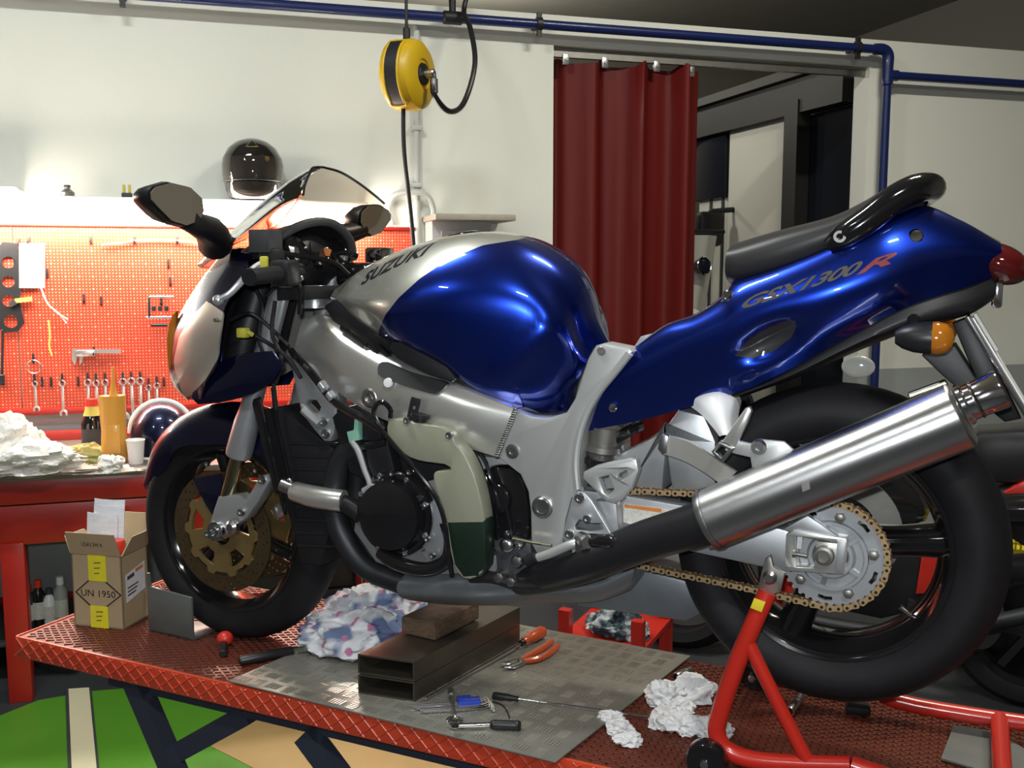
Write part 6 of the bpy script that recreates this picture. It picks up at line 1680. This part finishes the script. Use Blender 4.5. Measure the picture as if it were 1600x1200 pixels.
def PQ(du, z, dv=0.0): return Vector((cw.x, cw.y, 0)) + BA * du + ZZ * z + BN * dv
part('engine', plate([PQ(-1.05, .30), PQ(-.55, .26), PQ(-.36, .34), PQ(-.40, .62), PQ(-.75, .70), PQ(-1.08, .60)], nl2 * .28, (), .03), 'radiator_black', pm)
part('tank', plate([Vector(p) for p in crom([PQ(-1.02, .70, -.02), PQ(-.45, .66, -.02), PQ(-.42, .80, -.02), PQ(-.62, .92, -.02), PQ(-.95, .92, -.02)], 4, True)], nl2 * .22, (), .05), 'black_gloss', pm)
part('exhaust_pipe', tube([PQ(-1.0, .45, .05), PQ(-.95, .27, .06), PQ(-.6, .24, .08), PQ(-.3, .30, .12), PQ(.1, .46, .14)], .03, 12, 6), 'header_dark', pm)
part('fork', bar(PQ(-1.40, .32, .08), PQ(-1.14, .95, .08), .05, .05, up=BN), 'black_satin', pm)
part('side_panel', plate([PQ(-.42, .40, .03), PQ(-.10, .46, .03), PQ(-.05, .58, .03), PQ(-.40, .62, .03)], nl2 * .02, (), .005), 'red_paint', pm)
part('reflector', lathe(PQ(-.02, .62, .04), BN, [(0, 0), (0, .025), (.008, .022), (.008, 0)], 16), 'amber', pm)
part('frame_tube', tube([PQ(-.42, .66), PQ(-.2, .70), PQ(.15, .80)], .016, 10), 'steel', pm)
part('far_wheel', lathe(cw - BA * 1.40, nl2, [(-.05, rr_ - .09), (-.06, rr_ - .05), (0, rr_), (.06, rr_ - .05), (.05, rr_ - .09), (-.05, rr_ - .09)], 40), 'rubber', pm)
mat('crate_yellow', (.66, .52, .03), .4)
DV = -.35
cy = thing('yellow_crate', 'yellow plastic crate behind the rear tyre at the right', 'crate', PM(1570, 900, DV) * 1, BANG)
g0, g1, g2, g3 = PM(1515, 815, DV), PM(1640, 820, DV), PM(1640, 870, DV), PM(1515, 862, DV)
bz = min(g2.z, g3.z) - .06
cy.location = (g0.x, g0.y, g0.z - .15)
ROOT[cy.name] = Matrix.Translation(cy.location) @ Matrix.Rotation(BANG, 4, 'Z')
cw_ = (g1 - g0).length; zt2 = g0.z
def cq(u, z, d=0.0): return g0 + BA * u - ZZ * z + nl2 * d
hh2 = .15
for d in (0, .28):
    part('side_rail', plate([cq(0, 0, d), cq(.40, 0, d), cq(.40, .02, d), cq(0, .02, d)], nl2 * .006), 'crate_yellow', cy)
    part('side_panel', plate([cq(0, .10, d), cq(.40, .10, d), cq(.40, hh2, d), cq(0, hh2, d)], nl2 * .006), 'crate_yellow', cy)
    for k in range(21): part('slat', plate([cq(.0 + .0195 * k, .018, d), cq(.008 + .0195 * k, .018, d), cq(.008 + .0195 * k, .102, d), cq(.0195 * k, .102, d)], nl2 * .005), 'crate_yellow', cy)
    for z in (.045, .072): part('cross_slat', plate([cq(0, z, d), cq(.40, z, d), cq(.40, z + .007, d), cq(0, z + .007, d)], nl2 * .005), 'crate_yellow', cy)
for u in (0, .394): part('end_panel', plate([cq(u, 0, 0), cq(u, 0, .28), cq(u, hh2, .28), cq(u, hh2, 0)], BA * .006), 'crate_yellow', cy)
part('floor_panel', plate([cq(0, hh2, 0), cq(.4, hh2, 0), cq(.4, hh2, .28), cq(0, hh2, .28)], ZZ * .006), 'crate_yellow', cy)

sb_ = thing('storage_box', 'dark storage box standing under the yellow crate', 'box', Vector((g0.x, g0.y, 0)), BANG)
zb_ = zt2 - .152
part('body', plate([cq(-.03, zt2 - .001, -.02), cq(.44, zt2 - .001, -.02), cq(.44, zt2 - .001, .31), cq(-.03, zt2 - .001, .31)], ZZ * (zb_ - .03), (), .006), 'radiator_black', sb_)
part('lid', plate([cq(-.04, zt2 - zb_ + .028, -.03), cq(.45, zt2 - zb_ + .028, -.03), cq(.45, zt2 - zb_ + .028, .32), cq(-.04, zt2 - zb_ + .028, .32)], ZZ * .027, (), .005), 'black_satin', sb_)
